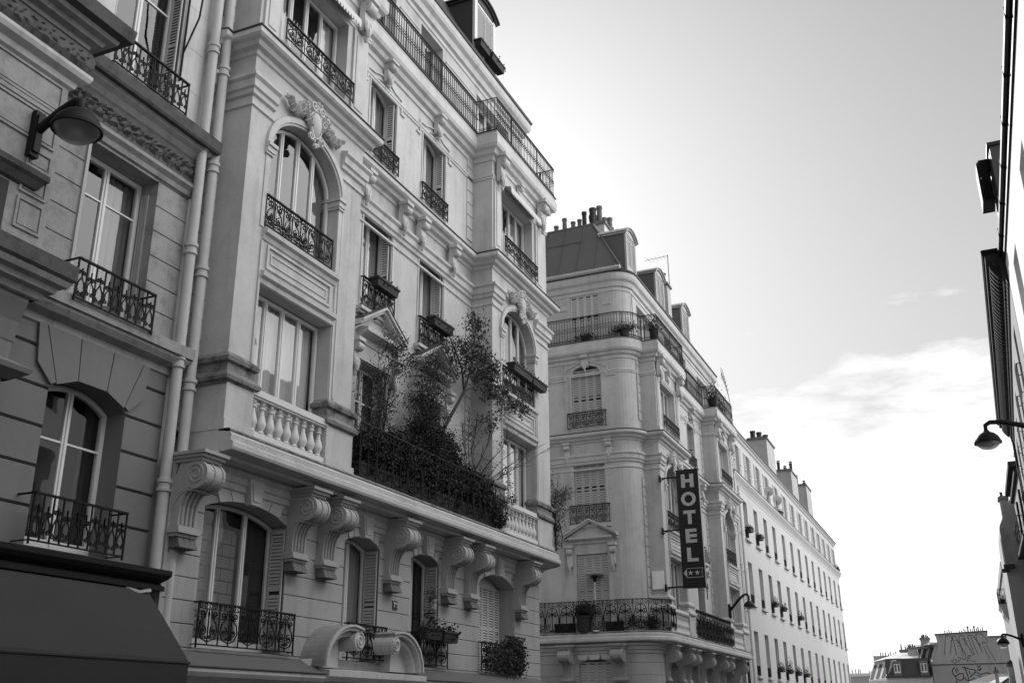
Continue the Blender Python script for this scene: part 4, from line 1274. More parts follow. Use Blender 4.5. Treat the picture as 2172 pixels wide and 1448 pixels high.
# surrounds, brackets and pediment of the side windows
su = MB()
m_ = (a + b) / 2
Pm = [(u, archz(u, a, b, 16.0, 0.22)) for u in archu(a, b, 'seg', 10)]
su.band(fs, [(a, 13.8), (a, 15.6)] + Pm[1:-1] + [(b, 15.6), (b, 13.8)], 0.05, 0, 0.025)
su.band(fs, [(a - 1.4, 15.46), (a - 0.22, 15.46), (a - 0.22, 15.86)] + [(u, z + 0.14) for u, z in Pm][1:-1] + [(b + 0.22, 15.86), (b + 0.22, 15.46), (-11.22, 15.46)], 0.06, 0, 0.045)
su.cut(); su.band(fs, [(b + 0.04, 9.85), (b + 0.04, 12.36), (a - 0.04, 12.36), (a - 0.04, 9.85)], -0.05, 0, 0.02)
su.cut(); su.box(fs, a - 0.2, b + 0.2, 0, 0.12, 9.62, 9.74)
su.cut(); su.box(fs, a - 0.55, a - 0.45, 0, 0.03, 5.9, 11.78); su.cut(); su.box(fs, b + 0.45, b + 0.55, 0, 0.03, 5.9, 9.0)
su.cut(); su.box(fs2, b + 0.15, -11.3, 0, 0.04, 18.5, 18.66); su.cut(); su.box(fs2, -20, a - 0.15, 0, 0.04, 18.5, 18.66)
su.build('window_surround', TRIM, C)
for u in (a - 0.22, b + 0.22): inst('bracket', BRACKET, C, fs(u, 0, 12.9), 0, (1.1, 1.2, 1.3))
for u in (a - 0.22, b + 0.22): inst('bracket', BRACKET, C, fs(u, 0, 9.0), 0, (1.1, 1.2, 1.6))
inst('bracket', BRACKET, C, fs(m_, 0.02, 16.5), 0, (1.5, 1.3, 1.2))
pd = MB()
e0, e1 = a - 0.42, b + 0.42
pd.sweep([(0, 9.02), (0.06, 9.04), (0.08, 9.12), (0.20, 9.16), (0.26, 9.20), (0.26, 9.27), (0, 9.30)], [(e0 + 0.2, SY), (e1 - 0.2, SY)], dz=-1.4)
for s0, s1, za, zb in ((e0, m_, 9.26, 9.80), (m_, e1, 9.80, 9.26)):
    for o, th, w1 in ((0.0, 0.07, 0.24), (0.07, 0.06, 0.30), (-0.10, 0.05, 0.10)):
        pd.prism(fs, [(s0, za + o), (s1, zb + o), (s1, zb + o + th), (s0, za + o + th)], 0, w1, axis='w')
pd.prism(fs, [(e0 + 0.25, 9.28), (e1 - 0.25, 9.28), (m_, 9.74)], 0, 0.04, axis='w')
pd.build('pediment', TRIM, C)
for u in (-13.42, -11.45): inst('console', CONSOLE, C, fs3(u, 0.06, 5.42), 0)
ks = MB()
for u0, u1 in ((-12.62, -12.22), (-13.05, -12.68), (-12.16, -11.82)):
    k = 0.10 if u0 == -12.62 else 0.05
    ks.cut(); ks.prism(fs3, [(u0 + 0.02, 4.92), (u1 - 0.02, 4.92), (u1 + 0.03, 5.10), (u0 - 0.03, 5.10)], 0.06, 0.06 + k, axis='w')
ks.build('keystone', TRIM, C)
fullC = preC + [(-10.52, 36.65), (-9.9, 36.65), (-9.9, 40.30), (-10.52, 40.30), (-10.52, 46.81), (-9.9, 46.81), (-9.9, 50.46)]
terrace_rail(C, [p for p in offpath(fullC, 0.24) if p[0] > -19] if False else [(-16.5, SY - 0.24)] + offpath(fullC, 0.24)[1:], 15.56, 1.02)
rp = offpath([(-16.5, SY)] + arc(-11.1, 36.85, 1.1, -90, 0, 10) + [(-10.0, 36.95)], 0.18)
terrace_rail(C, rp, 4.47, 1.08, pitch=0.56, r=0.017, big=True)
terrace_rail(C, [(-9.80, 40.4), (-9.80, 46.75)], 4.47, 1.08, pitch=0.62, r=0.017, big=True)
# zinc mansard with standing seams, gutter
zr = MB()
f3 = lambda u, w, z: (u, w, z)
E0, E1z, T0, T1z = 18.46, 18.46, 21.40, 21.40
xf, ys = -10.72, SY + 0.02        # eaves lines
xi, yi = -12.32, SY + 1.30        # top lines
zr.add([(-20, ys, E0), (xf, ys, E0), (xi, yi, T0), (-20, yi, T0)], [(0, 1, 2, 3)])
zr.add([(xf, ys, E0), (xf, 50.4, E0), (xi, 50.4, T0), (xi, yi, T0)], [(0, 1, 2, 3)])
zr.add([(-20, yi, T0), (xi, yi, T0), (xi, 50.4, T0), (-20, 50.4, T0 + 0.8)], [(0, 1, 2, 3)])
zr.add([(-20, 50.4, E0), (xf, 50.4, E0), (xi, 50.4, T0), (-20, 50.4, T0 + 0.8)], [(0, 1, 2, 3)])
zr.build('roof', ZINC, C)
sm = MB()
def onroof(x, t): return (x, ys + (yi - ys) * t - 0.02, E0 + (T0 - E0) * t)
x = -16.6
while x < xf - 0.2:
    t1 = 1.0 if x < xi else (xf - x) / (xf - xi)
    sm.tube([onroof(x, 0), onroof(x, t1)], 0.022, 4)
    x += 0.78
sm.tube([onroof(-17, 0.68), onroof(xi - 0.3, 0.68)], 0.012, 4)
sm.tube([(xf, ys, E0), (xi, yi, T0)], 0.05, 6)
sm.tube([(-17, yi, T0), (xi, yi, T0), (xi, 50.4, T0)], 0.06, 6)
y = 38.6
while y < 50.3:
    sm.tube([(xf + 0.02, y, E0), (xi + 0.02, y, T0)], 0.022, 4); y += 0.9
sm.build('roof_seam', ZINC, C)
gt = MB()
gt.tube([(-17, SY - 0.20, 18.50), (-10.75, SY - 0.20, 18.50)], 0.085, 8)
for k in range(12): gt.tube([(-17 + 0.55 * k, SY - 0.20, 18.50), (-16.97 + 0.55 * k, SY - 0.20, 18.50)], 0.10, 8)
gt.build('gutter', PIPE, C)
dC = Fr('left', -10.8, 0, 0)
for a0, b0 in ((36.7, 38.05), (41.1, 42.5), (45.7, 47.1)):
    dormer(dC, C, a0, b0, 18.85, 20.95, 0.0, depth=1.12, m=ZINC)
chimney(C, -14.9, -12.98, 37.7, 38.3, 20.0, 21.55, [(-14.35, 38, 0.12, 0.45, 0), (-13.95, 38, 0.12, 0.75, 0), (-13.55, 38, 0.12, 0.5, 0), (-13.25, 38, 0.11, 0.55, 0), (-13.0, 37.95, 0.12, 0.85, 1), (-12.62, 38, 0.12, 0.85, 1)], m=STONE)
chimney(C, -12.95, -12.30, 38.6, 41.4, 19.9, 22.15, [(-12.85, 38.7, 0.18, 0.75, 2), (-12.6, 38.9, 0.14, 0.9, 0), (-12.6, 39.6, 0.13, 0.65, 0), (-12.45, 39.9, 0.14, 0.75, 0), (-12.6, 40.6, 0.13, 0.6, 0), (-12.45, 41.1, 0.14, 0.7, 0)], m=BALM)
chimney(C, -12.0, -10.95, 43.8, 44.4, 19.5, 21.0, [(-11.7, 44.1, 0.13, 0.5, 3), (-11.2, 44.1, 0.13, 0.5, 3)], m=STONE)
an = MB(); an.tube([(-11.0, 44.5, 20.9), (-11.0, 44.5, 22.9)], 0.02, 4); an.tube([(-11.0, 44.5, 22.85), (-12.2, 44.6, 22.85)], 0.012, 4)
for k in range(5): an.tube([(-11.2 - 0.2 * k, 44.3, 22.85), (-11.2 - 0.2 * k, 44.9, 22.85)], 0.006, 3)
an.build('antenna', IRON, C)
ut = MB(); ut.box(frC, 0.06 - 0.95, -0.06, RW + 0.001, RW + 0.10, 7.2, 8.0) if False else ut.box(fs, -10.95, -10.45, -0.5, 0.02, 7.25, 7.95)
# meter cabinet on the bay's flank facing the viewer
ut = MB(); ut.box(lambda u, w, z: (u, w, z), -10.42, -9.98, 36.57, 36.649, 5.95, 6.60)
ut.build('meter_cabinet', WHITE2, C)
downpipe(C, -9.95, 50.62, 0.07, 0.1, 15.0, m=LEAD)
gf = MB(); wall(gf, frC, -0.2, 13.81, 1.4, 2.30, MW, []); gf.build('ground_floor_wall', STONE, C)

# =============================================================== hotel sign
sg_ = empty('hotel_sign', (-8.85, 36.5, 6.0), 'tall dark vertical sign lettered HOTEL with two stars, bracketed off the corner house', 'sign')
mb = MB(); mb.box(f3, -9.25, -8.42, 36.44, 36.60, 5.95, 10.18)
mb.box(f3, -9.27, -8.40, 36.43, 36.61, 10.18, 10.22); mb.box(f3, -9.27, -8.40, 36.43, 36.61, 5.91, 5.95)
mb.build('sign_board', SIGN, sg_)
YF = 36.436
def strokes(name, bars, m=LETTER, par=None, y=YF):
    k = MB()
    for x0, x1, z0, z1 in bars: k.box(f3, x0, x1, y - 0.012, y, z0, z1)
    return k.build(name, m, par or sg_)
xa, xb, t = -9.07, -8.60, 0.145
def zt_(i): return 10.04 - i * 0.675
z1 = zt_(0); z0 = z1 - 0.50
strokes('letter', [(xa, xa + t, z0, z1), (xb - t, xb, z0, z1), (xa + t, xb - t, z0 + 0.19, z0 + 0.31)])
z1 = zt_(1) + 0.01; z0 = z1 - 0.52
k = MB(); zc = (z0 + z1) / 2; xc = (xa + xb) / 2
o_ = [(xc + 0.275 * math.cos(2 * PI * i / 32), zc + 0.26 * math.sin(2 * PI * i / 32)) for i in range(32)]
i_ = [(xc + 0.145 * math.cos(2 * PI * i / 32), zc + 0.15 * math.sin(2 * PI * i / 32)) for i in range(32)]
for i in range(32):
    j = (i + 1) % 32
    q = [o_[i], o_[j], i_[j], i_[i]]
    k.add([(p[0], yy, p[1]) for yy in (YF - 0.012, YF) for p in q], [(0, 1, 2, 3), (4, 7, 6, 5), (0, 4, 5, 1), (2, 6, 7, 3)])
k.build('letter', LETTER, sg_)
z1 = zt_(2); z0 = z1 - 0.50
strokes('letter', [(xa + 0.01, xb - 0.01, z1 - 0.12, z1), (xc - 0.07, xc + 0.07, z0, z1 - 0.12)])
z1 = zt_(3); z0 = z1 - 0.50
strokes('letter', [(xa + 0.04, xa + 0.04 + t, z0, z1)] + [(xa + 0.04 + t, xb - 0.02, q, q + 0.115) for q in (z0, z0 + 0.19, z1 - 0.115)])
z1 = zt_(4); z0 = z1 - 0.50
strokes('letter', [(xa + 0.05, xa + 0.05 + t, z0, z1), (xa + 0.05 + t, xb - 0.01, z0, z0 + 0.12)])
ab = MB()
zA, zB = 6.28, 6.60
zm = (zA + zB) / 2
for q in ([(-9.07, zB), (-9.19, zm), (-9.07, zA)],):
    ab.add([(x_, YF - 0.01, z_) for x_, z_ in q], [(0, 1, 2)])
def seg(mbx, p, q, w_=0.012, y=YF - 0.010):
    d = Vector((q[0] - p[0], q[1] - p[1])); n_ = Vector((-d.y, d.x)).normalized() * w_ * 0.5
    mbx.add([(p[0] + n_.x, y, p[1] + n_.y), (q[0] + n_.x, y, q[1] + n_.y), (q[0] - n_.x, y, q[1] - n_.y), (p[0] - n_.x, y, p[1] - n_.y)], [(0, 1, 2, 3)])
for p, q in (((-9.07, zB), (-8.49, zB)), ((-8.49, zB), (-8.53, zm)), ((-8.53, zm), (-8.49, zA)), ((-8.49, zA), (-9.07, zA))): seg(ab, p, q, 0.016)
ab.build('arrow_panel', LETTER, sg_)
for xs in (-8.94, -8.69):
    k = MB(); pts = []
    for i in range(10):
        r_ = 0.108 if i % 2 == 0 else 0.043
        a_ = PI / 2 + PI * i / 5
        pts.append((xs + r_ * math.cos(a_), YF - 0.012, zm + r_ * math.sin(a_)))
    k.add(pts + [(xs, YF - 0.018, zm)], [(i, (i + 1) % 10, 10) for i in range(10)])
    k.build('star', LETTER, sg_)
text_mesh('lettering', 'André Gill', 0.16, FAINT, sg_, (-8.82, YF - 0.006, 6.12), (PI / 2, 0, 0), 0.001, 0.35)
for z in (9.98, 8.02, 5.98):
    k = MB(); k.tube([(-9.9, 36.52, z), (-9.2, 36.52, z)], 0.028, 6); k.box(f3, -9.93, -9.88, 36.46, 36.64, z - 0.12, z + 0.12)
    k.tube([(-9.88, 36.52, z - 0.10), (-9.70, 36.52, z)], 0.02, 5)
    k.build('bracket_arm', IRON, sg_)
k = MB(); k.tube([(-8.41, 36.52, 5.5), (-8.41, 36.52, 5.95)], 0.02, 5); k.build('bracket_arm', IRON, sg_)

# =============================================================== wall lamps
def wall_lamp(base, out_, arm, label, dia=0.75, rise=0.45, plate=True):
    """plate on the wall at base, curved arm along out_ (world x sign), domed lamp with a clear bowl"""
    r = dia / 2
    bx_, by_, bz_ = base
    root = empty('street_lamp', base, label, 'street lamp', 'lamps bracketed off the house walls')
    k = MB(); k.box(f3, min(bx_, bx_ + out_ * 0.09), max(bx_, bx_ + out_ * 0.09), by_ - 0.07, by_ + 0.07, bz_ - 0.36, bz_ + 0.30)
    k.box(f3, min(bx_, bx_ + out_ * 0.12), max(bx_, bx_ + out_ * 0.12), by_ - 0.05, by_ + 0.05, bz_ - 0.30, bz_ + 0.24)
    k.build('wall_plate', LAMPM, root)
    k = MB()
    P = [(0.05, 0.0), (arm * 0.25, rise * 0.28), (arm * 0.55, rise * 0.72), (arm * 0.78, rise * 0.96), (arm * 0.93, rise), (arm, rise * 0.86), (arm, rise * 0.62)]
    k.tube([(bx_ + out_ * p, by_, bz_ + q) for p, q in P], 0.062, 8, r2=0.045)
    k.build('arm', LAMPM, root, smooth=True)
    c = (bx_ + out_ * arm, by_, bz_ + rise * 0.62 - r * 0.95)
    k = MB(); k.lathe(c, [(0.001, r * 0.90), (0.06, r * 0.89), (0.07, r * 0.78), (r * 0.32, r * 0.74), (r * 0.60, r * 0.60), (r * 0.83, r * 0.36), (r * 0.95, r * 0.10), (r * 0.97, 0.0), (r * 1.03, -0.01), (r * 1.03, -0.05), (r * 0.93, -0.05), (r * 0.90, 0.02), (r * 0.7, r * 0.4), (0.001, r * 0.55)], 28)
    k.build('shade', LAMPM, root, smooth=True)
    k = MB(); k.lathe(c, [(r * 0.91, -0.04), (r * 0.86, -r * 0.22), (r * 0.72, -r * 0.42), (r * 0.48, -r * 0.58), (r * 0.22, -r * 0.65), (0.001, -r * 0.67)], 28)
    k.build('bowl', LGLASS, root, smooth=True)
    k = MB(); k.lathe((c[0], c[1], c[2] - 0.02), [(0.03, r * 0.3), (0.06, r * 0.1), (0.075, -0.02), (0.06, -0.1), (0.001, -0.13)], 12); k.build('bulb', DISH, root, smooth=True)
    return root
wall_lamp((-10.28, 7.98, 8.80), 1, 0.78, 'largest round wall lamp, on the sooty carved stone house at far left', dia=0.62, rise=0.30)
wall_lamp((-9.9, 46.95, 6.05), 1, 0.95, 'small wall lamp on the hotel corner house above its second iron balcony', dia=0.50, rise=0.70)
wall_lamp((2.41, 24.0, 7.22), -1, 1.47, 'wall lamp hanging from the dark roofed house at right edge, against bright sky', dia=0.55, rise=0.42)
wall_lamp((2.30, 58.0, 5.05), -1, 0.95, 'distant wall lamp at lower right, in front of the graffiti covered party wall', dia=0.62, rise=0.30)

# =============================================================== building A: the sooty rusticated house at the left
frA = Fr('left', -10.9, 0, 0)
A_ = empty('rusticated_house', (-11.2, 8.0, 0), 'darker sooty stone house at far left with carved cornice and blocky courses', 'building')
wb = MB()
AW = (9.38, 10.80)
wall(wb, frA, 2.5, 11.56, 0, 6.66, 0, [(AW[0], AW[1], 3.72, 6.06, 0.24, 0.40, 'seg'), (5.2, 6.6, 3.72, 6.06, 0.24, 0.4, 'seg')], [0.5 + 0.53 * i for i in range(12)], gd=0.05, gh=0.028)
wb.add([frA(11.56, -3, 0), frA(11.56, 0, 0), frA(11.56, 0, 16), frA(11.56, -3, 16)], [(0, 1, 2, 3)])
vz = 6.64
a, b = AW
m = (a + b) / 2
for k, (u0, u1, v0, v1) in enumerate(((-0.26, 0.26, -0.30, 0.30), (0.275, 0.62, 0.32, 0.90), (-0.62, -0.275, -0.90, -0.32))):
    wb.prism(frA, [(m + u0, archz(m + u0, a, b, 6.06, 0.24) - 0.0), (m + u1, archz(m + u1, a, b, 6.06, 0.24)), (m + v1, vz), (m + v0, vz)], 0.0, 0.045, axis='w')
for sg in (-1, 1):
    wb.prism(frA, [(m + sg * 0.64, 5.90), (m + sg * 0.72, 5.86), (m + sg * 0.98, 6.10), (m + sg * 1.05, vz), (m + sg * 0.92, vz)], 0.0, 0.045, axis='w')
wb.box(frA, 2.5, 11.4, -8.0, -2.2, 0, 15.8)
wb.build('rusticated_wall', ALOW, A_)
wb = MB()
R2 = (9.42, 10.87)
wall(wb, frA, 2.5, 11.56, 7.1, 9.82, 0, [(R2[0], R2[1], 7.12, 9.70, 0, 0.42, 'seg'), (5.2, 6.6, 7.12, 9.7, 0, 0.42, 'seg')], [7.14 + 0.43 * i for i in range(7)], gd=0.02, gh=0.012)
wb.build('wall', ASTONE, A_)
wb = MB()
R3 = (9.50, 10.95)
wall(wb, frA, 2.5, 11.56, 10.9, 16.0, 0, [(R3[0], R3[1], 11.0, 13.75, 0, 0.35, 'seg'), (5.2, 6.6, 11.0, 13.75, 0, 0.35, 'seg')], [11.7, 12.5, 13.3, 14.1, 14.9], gd=0.006, gh=0.006)
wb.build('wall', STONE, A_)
pA = [(-10.9, 2.5), (-10.9, 11.56), (-12, 11.56)]
k = MB(); k.sweep([(0, 6.62), (0.03, 6.64), (0.04, 6.74), (0.16, 6.80), (0.22, 6.88), (0.22, 6.93)], pA); k.sweep([(0, 6.925), (0.26, 6.93), (0.27, 7.10), (0, 7.15)], pA)
k.build('string_course', ASTONE, A_)
k = MB(); k.sweep([(0, 9.74), (0.04, 9.76), (0.06, 9.84), (0.12, 9.90), (0.12, 9.96), (0.03, 10.0)], pA)
k.sweep([(0.02, 10.42), (0.07, 10.46), (0.13, 10.54), (0.20, 10.60), (0.22, 10.66)], pA)
k.build('cornice_moulding', ASTONE, A_)
k = MB(); k.sweep([(0.0, 9.99), (0.05, 10.0), (0.06, 10.2), (0.05, 10.43), (0, 10.44)], pA)
rr = random.Random(3)
def leaves_relief(k, fr, u0, u1, z0, z1, w, n):
    for i in range(n):
        u = u0 + (u1 - u0) * (i + 0.5) / n
        t = (i % 5) / 5
        zc = (z0 + z1) / 2 + (z1 - z0) * 0.28 * math.sin(i * 1.7)
        ang = 0.5 + 0.8 * math.sin(i * 2.3)
        l_, wd = rr.uniform(0.07, 0.11), rr.uniform(0.03, 0.045)
        d = Vector((math.cos(ang), math.sin(ang))); n_ = Vector((-d.y, d.x))
        q = [(u + d.x * l_, zc + d.y * l_), (u + n_.x * wd, zc + n_.y * wd), (u - d.x * l_, zc - d.y * l_), (u - n_.x * wd, zc - n_.y * wd)]
        k.add([fr(a, w, b) for a, b in q] + [fr(u, w + 0.06, zc)], [(0, 1, 4), (1, 2, 4), (2, 3, 4), (3, 0, 4)])
leaves_relief(k, frA, 8.6, 11.55, 10.02, 10.40, 0.055, 110)
k.build('carved_frieze', CARVED, A_)
k = MB(); k.sweep([(0.0, 10.655), (0.30, 10.66), (0.32, 10.70), (0.32, 10.90), (0, 10.96)], pA); k.build('cornice', ATRIM, A_)
# projecting oriel whose end shows at the frame's left edge
pO = [(-10.30, 2.5), (-10.30, 8.42), (-10.9, 8.42)]
k = MB()
k.sweep([(0, 7.17), (0, 9.78)], pO, caps=False)
k.box(frA, 2.5, 8.40, -0.05, 0.585, 6.6, 10.9)
for z0, z1, u0, u1 in ((9.28, 9.72, 5.6, 8.34), (8.72, 9.18, 5.6, 8.34), (8.34, 8.62, 7.95, 8.34), (7.95, 8.26, 7.92, 8.34), (7.45, 7.88, 7.92, 8.34)):
    k.band(frA, [(u0, z0), (u1, z0), (u1, z1), (u0, z1)], 0.035, 0.6, 0.622, closed=True)
    k.box(frA, u0 + 0.06, u1 - 0.06, 0.598, 0.612, z0 + 0.06, z1 - 0.06)
k.sweep([(0, 9.18), (0.03, 9.20), (0.03, 9.26), (0, 9.28)], pO)
k.build('oriel_wall', ASTONE, A_)
k = MB(); k.sweep([(0, 9.74), (0.05, 9.77), (0.07, 9.85), (0.17, 9.90), (0.20, 9.96), (0.20, 10.01), (0, 10.03)], pO); k.build('oriel_moulding', TRIM, A_)
k = MB(); k.sweep([(0, 10.02), (0.12, 10.04), (0.19, 10.14), (0.20, 10.25), (0.16, 10.38), (0.05, 10.42)], pO)
leaves_relief(k, Fr('left', -10.3, 0, 0), 4.6, 8.5, 10.06, 10.36, 0.17, 90)
k.build('carved_frieze', CARVED, A_)
k = MB(); k.sweep([(0.05, 10.42), (0.10, 10.46), (0.20, 10.56), (0.34, 10.62), (0.36, 10.67), (0.52, 10.69), (0.54, 10.90), (0, 10.97)], pO); k.build('cornice', ATRIM, A_)
k = MB(); k.sweep([(0.06, 10.44), (0.12, 10.45), (0.14, 10.50), (0.24, 10.53), (0.27, 10.59), (0.37, 10.61), (0.39, 10.655), (0.39, 10.68), (0.05, 10.685)], pO)
k.cut(); k.sweep([(0.02, 6.60), (0.06, 6.62), (0.09, 6.70), (0.17, 6.73), (0.19, 6.80), (0.27, 6.83), (0.31, 6.895), (0.05, 6.90)], pO)
k.build('oriel_moulding', ASTONE, A_)
k = MB(); k.sweep([(0, 8.02), (0.05, 8.05), (0.10, 8.14), (0.14, 8.18), (0.14, 8.26), (0, 8.32)], [(-10.3, 4.0), (-10.3, 8.12), (-10.5, 8.12)])
k.sweep([(0, 6.78), (0.05, 6.80), (0.12, 6.86), (0.30, 6.90), (0.34, 6.94), (0.34, 7.14), (0, 7.20)], pO)
k.build('hood_mould', ATRIM, A_)
k = MB()
k.box(frA, 2.5, 7.78, 0.585, 0.604, 7.25, 8.0)
k.build('oriel_window', CURT[0], A_)
k = MB()
k.prism(frA, [(0, 6.78), (0.62, 6.78), (0.60, 6.55), (0.50, 6.30), (0.46, 6.05), (0, 6.05)], 5.0, 8.36)
k.sweep([(0, 5.56), (0.06, 5.60), (0.16, 5.66), (0.18, 5.72), (0.0, 5.82)], [(-10.45, 2.5), (-10.45, 8.40), (-10.9, 8.40)])
k.prism(frA, [(0, 6.06), (0.45, 6.06), (0.45, 5.60), (0, 5.60)], 5.0, 8.34)
k.prism(frA, [(0, 5.6), (0.42, 5.6), (0.44, 5.4), (0.40, 5.1), (0.26, 4.92), (0.12, 4.80), (0.05, 4.62), (0, 4.6)], 7.6, 8.30)
for q in range(4): k.tube([frA(7.72 + 0.16 * q, 0.44, 5.55), frA(7.72 + 0.16 * q, 0.445, 5.3), frA(7.72 + 0.16 * q, 0.40, 5.08)], 0.045, 6)
k.build('oriel_bracket', ALOW, A_)
window(frA, A_, AW[0] + 0.01, AW[1] - 0.01, 3.74, 6.05, -0.34, rise=0.23, curt=0, cmode='sides', transom=5.25, fw=0.075)
window(frA, A_, R2[0] + 0.01, R2[1] - 0.01, 7.13, 9.69, -0.34, curt=1, cmode='right', transom=9.05, fw=0.075)
window(frA, A_, R3[0] + 0.01, R3[1] - 0.01, 11.01, 13.74, -0.26, curt=0, cmode='sides', transom=13.0, fw=0.075)
reveal_shutter(frA, A_, R3[1] - 0.003, -0.23, -0.01, 11.03, 13.70, SHUTD, 1)
k = MB()
for w in (-0.30, -0.25, -0.20): k.cut(); k.box(frA, R2[1] - 0.03, R2[1] - 0.003, w, w + 0.035, 7.15, 9.5)
k.cut(); k.box(frA, R3[0] + 0.005, R3[0] + 0.03, -0.2, 0.0, 11.02, 13.7)
k.cut(); k.box(frA, R2[0] - 0.035, R2[0] + 0.02, -0.03, 0.035, 7.15, 9.68)
k.build('shutter', SHUTD, A_)
guard(frA, A_, 9.18, 10.78, 3.72, 4.34, 0.30, style='heart', ret=0, r=0.0135)
guard(frA, A_, 9.30, 10.80, 7.05, 7.66, 0.30, style='heart', ret=0, r=0.0135)
guard(frA, A_, 9.40, 11.00, 10.97, 11.56, 0.26, style='heart', ret=0, r=0.0135)
k = MB(); k.tube([(-10.86, 10.98, 12.2), (-10.6, 11.0, 12.9), (-10.55, 11.0, 13.6)], 0.018, 5); k.tube([(-10.87, 11.0, 11.7), (-10.86, 11.0, 13.6)], 0.02, 5); k.build('shutter_stay', IRON, A_)
k = MB()
k.sweep([(0, 3.30), (0.36, 3.34), (0.36, 3.40), (0.30, 3.44), (0.38, 3.50), (0.42, 3.56), (0.42, 3.63), (0, 3.68)], [(-10.9, 2.5), (-10.9, 11.25), (-11.5, 11.25)])
k.build('shop_cornice', IRON, A_)
k = MB(); k.tube([(-10.60, 10.9, 3.33), (-10.52, 11.1, 3.28), (-10.50, 11.28, 3.32)], 0.03, 6); k.build('awning_bracket', STEEL, A_)
k = MB(); k.sweep([(0, 0), (0.0, 16.0)], [(-10.95, 11.55), (-10.95, 11.76)], caps=False); k.box(f3, -13, -10.96, 11.5, 11.80, 0, 19); k.build('party_strip', STONE, A_)
downpipe(A_, -10.76, 11.60, 0.085, 3.5, 18.0, off=1.4)
rb = MB(); rb.add([frA(2.5, 0.2, 16), frA(11.56, 0.2, 16), frA(11.56, -2, 18.6), frA(2.5, -2, 18.6)], [(0, 1, 2, 3)]); rb.box(frA, 2.5, 11.5, -8, -2.0, 15.8, 18.6); rb.build('roof', ZINC, A_)
k = MB()
n = 24
vs = []
for i in range(n + 1):
    y = 3.0 + (11.12 - 3.0) * i / n
    sagz = 0.012 * math.sin(i * 1.3)
    vs += [(-10.56, y + 0.18, 3.32), (-10.05, y + 0.10, 2.82 + sagz), (-9.50, y - 0.08, 2.35 + sagz), (-9.48, y - 0.08, 2.29 + sagz), (-9.485, y - 0.08, 1.95 + 0.02 * math.sin(i * 2.1))]
fs_ = []
for i in range(n):
    for q in range(4): fs_.append((i * 5 + q, (i + 1) * 5 + q, (i + 1) * 5 + q + 1, i * 5 + q + 1))
k.add(vs, fs_)
k.add([(-10.56, 11.3, 3.32), (-10.05, 11.22, 2.82), (-9.50, 11.04, 2.35), (-9.50, 11.04, 1.97), (-10.56, 11.3, 2.2)], [(0, 1, 2, 3, 4)])
k.tube([(-9.485, 2.9, 2.31), (-9.485, 11.06, 2.31)], 0.02, 6)
tag(k.build('shop_awning', AWN), 'plain dark canvas shop awning sloping out over the lower left corner', 'awning')

# =============================================================== building D: the long white block
frD = Fr('left', -10.2, 0, 0)
D = empty('long_white_building', (-10.5, 74.0, 0), 'long plain white rendered block with rows of narrow windows beyond the hotel', 'building')
YK = [54.10, 57.02, 59.92, 62.80, 66.14, 69.35, 72.55, 75.87, 79.03, 82.42, 85.52, 88.65, 91.76, 94.90]
ROWS = [(10.42, 12.46), (7.06, 9.21), (3.52, 5.70), (0.3, 2.2)]
ops = []
for y in YK:
    for z0, z1 in ROWS: ops.append((y - 0.02, y + 1.08, z0, z1, 0, 0.30, 'seg'))
wb = MB(); wall(wb, frD, 51.2, 96.25, 0, 13.0, 0, ops)
wb.add([frD(96.25, 0, 0), frD(96.25, -10, 0), frD(96.25, -10, 13), frD(96.25, 0, 13)], [(0, 1, 2, 3)])
wb.add([frD(51.2, 0, 0), frD(51.2, -10, 0), frD(51.2, -10, 17), frD(51.2, 0, 13)], [(0, 1, 2, 3)])
wb.box(frD, 51.3, 96.0, -10, -1.2, 0, 16.0)
wb.build('wall', WHITE, D)
attic = [(y - 0.45, y + 0.5, 13.66, 15.50, 0, 0.25, 'seg') for y in YK]
wb = MB(); wall(wb, frD, 51.2, 96.25, 13.4, 16.05, -0.12, attic); wb.add([frD(96.25, -0.12, 13.4), frD(96.25, -10, 13.4), frD(96.25, -10, 16.05), frD(96.25, -0.12, 16.05)], [(0, 1, 2, 3)])
wb.build('attic_wall', WHITE, D)
pD = [(-10.2, 51.5), (-10.2, 96.25), (-14, 96.25)]
k = MB(); k.sweep([(0, 12.92), (0.02, 12.95), (0.03, 13.05), (0.10, 13.20), (0.20, 13.34), (0.24, 13.40), (0.24, 13.50), (-0.12, 13.56)], pD)
k.box(frD, 51.4, 51.62, 0.0, 0.20, 12.75, 13.35)
k.build('cornice', WHITE, D)
k = MB(); k.sweep([(-0.12, 13.565), (0.255, 13.505), (0.27, 13.52), (0.27, 13.535), (-0.12, 13.62)], pD); k.build('flashing', ZINC, D)
k = MB(); k.sweep([(-0.12, 15.85), (-0.06, 15.9), (-0.02, 16.02), (0.06, 16.08), (0.06, 16.14), (-0.12, 16.2)], pD); k.build('eaves', WHITE, D)
k = MB(); k.sweep([(0.0, 16.16), (0.09, 16.145), (0.12, 16.20), (0.10, 16.24), (0, 16.25)], pD)
k.add([frD(51.2, 0.0, 16.22), frD(96.25, 0.0, 16.22), frD(96.25, -3, 17.6), frD(51.2, -3, 17.6)], [(0, 1, 2, 3)])
k.add([frD(51.2, -3, 17.6), frD(96.25, -3, 17.6), frD(96.25, -9, 17.6), frD(51.2, -9, 17.6)], [(0, 1, 2, 3)])
k.build('roof', ZINC, D)
sills = MB()
rd = random.Random(11)
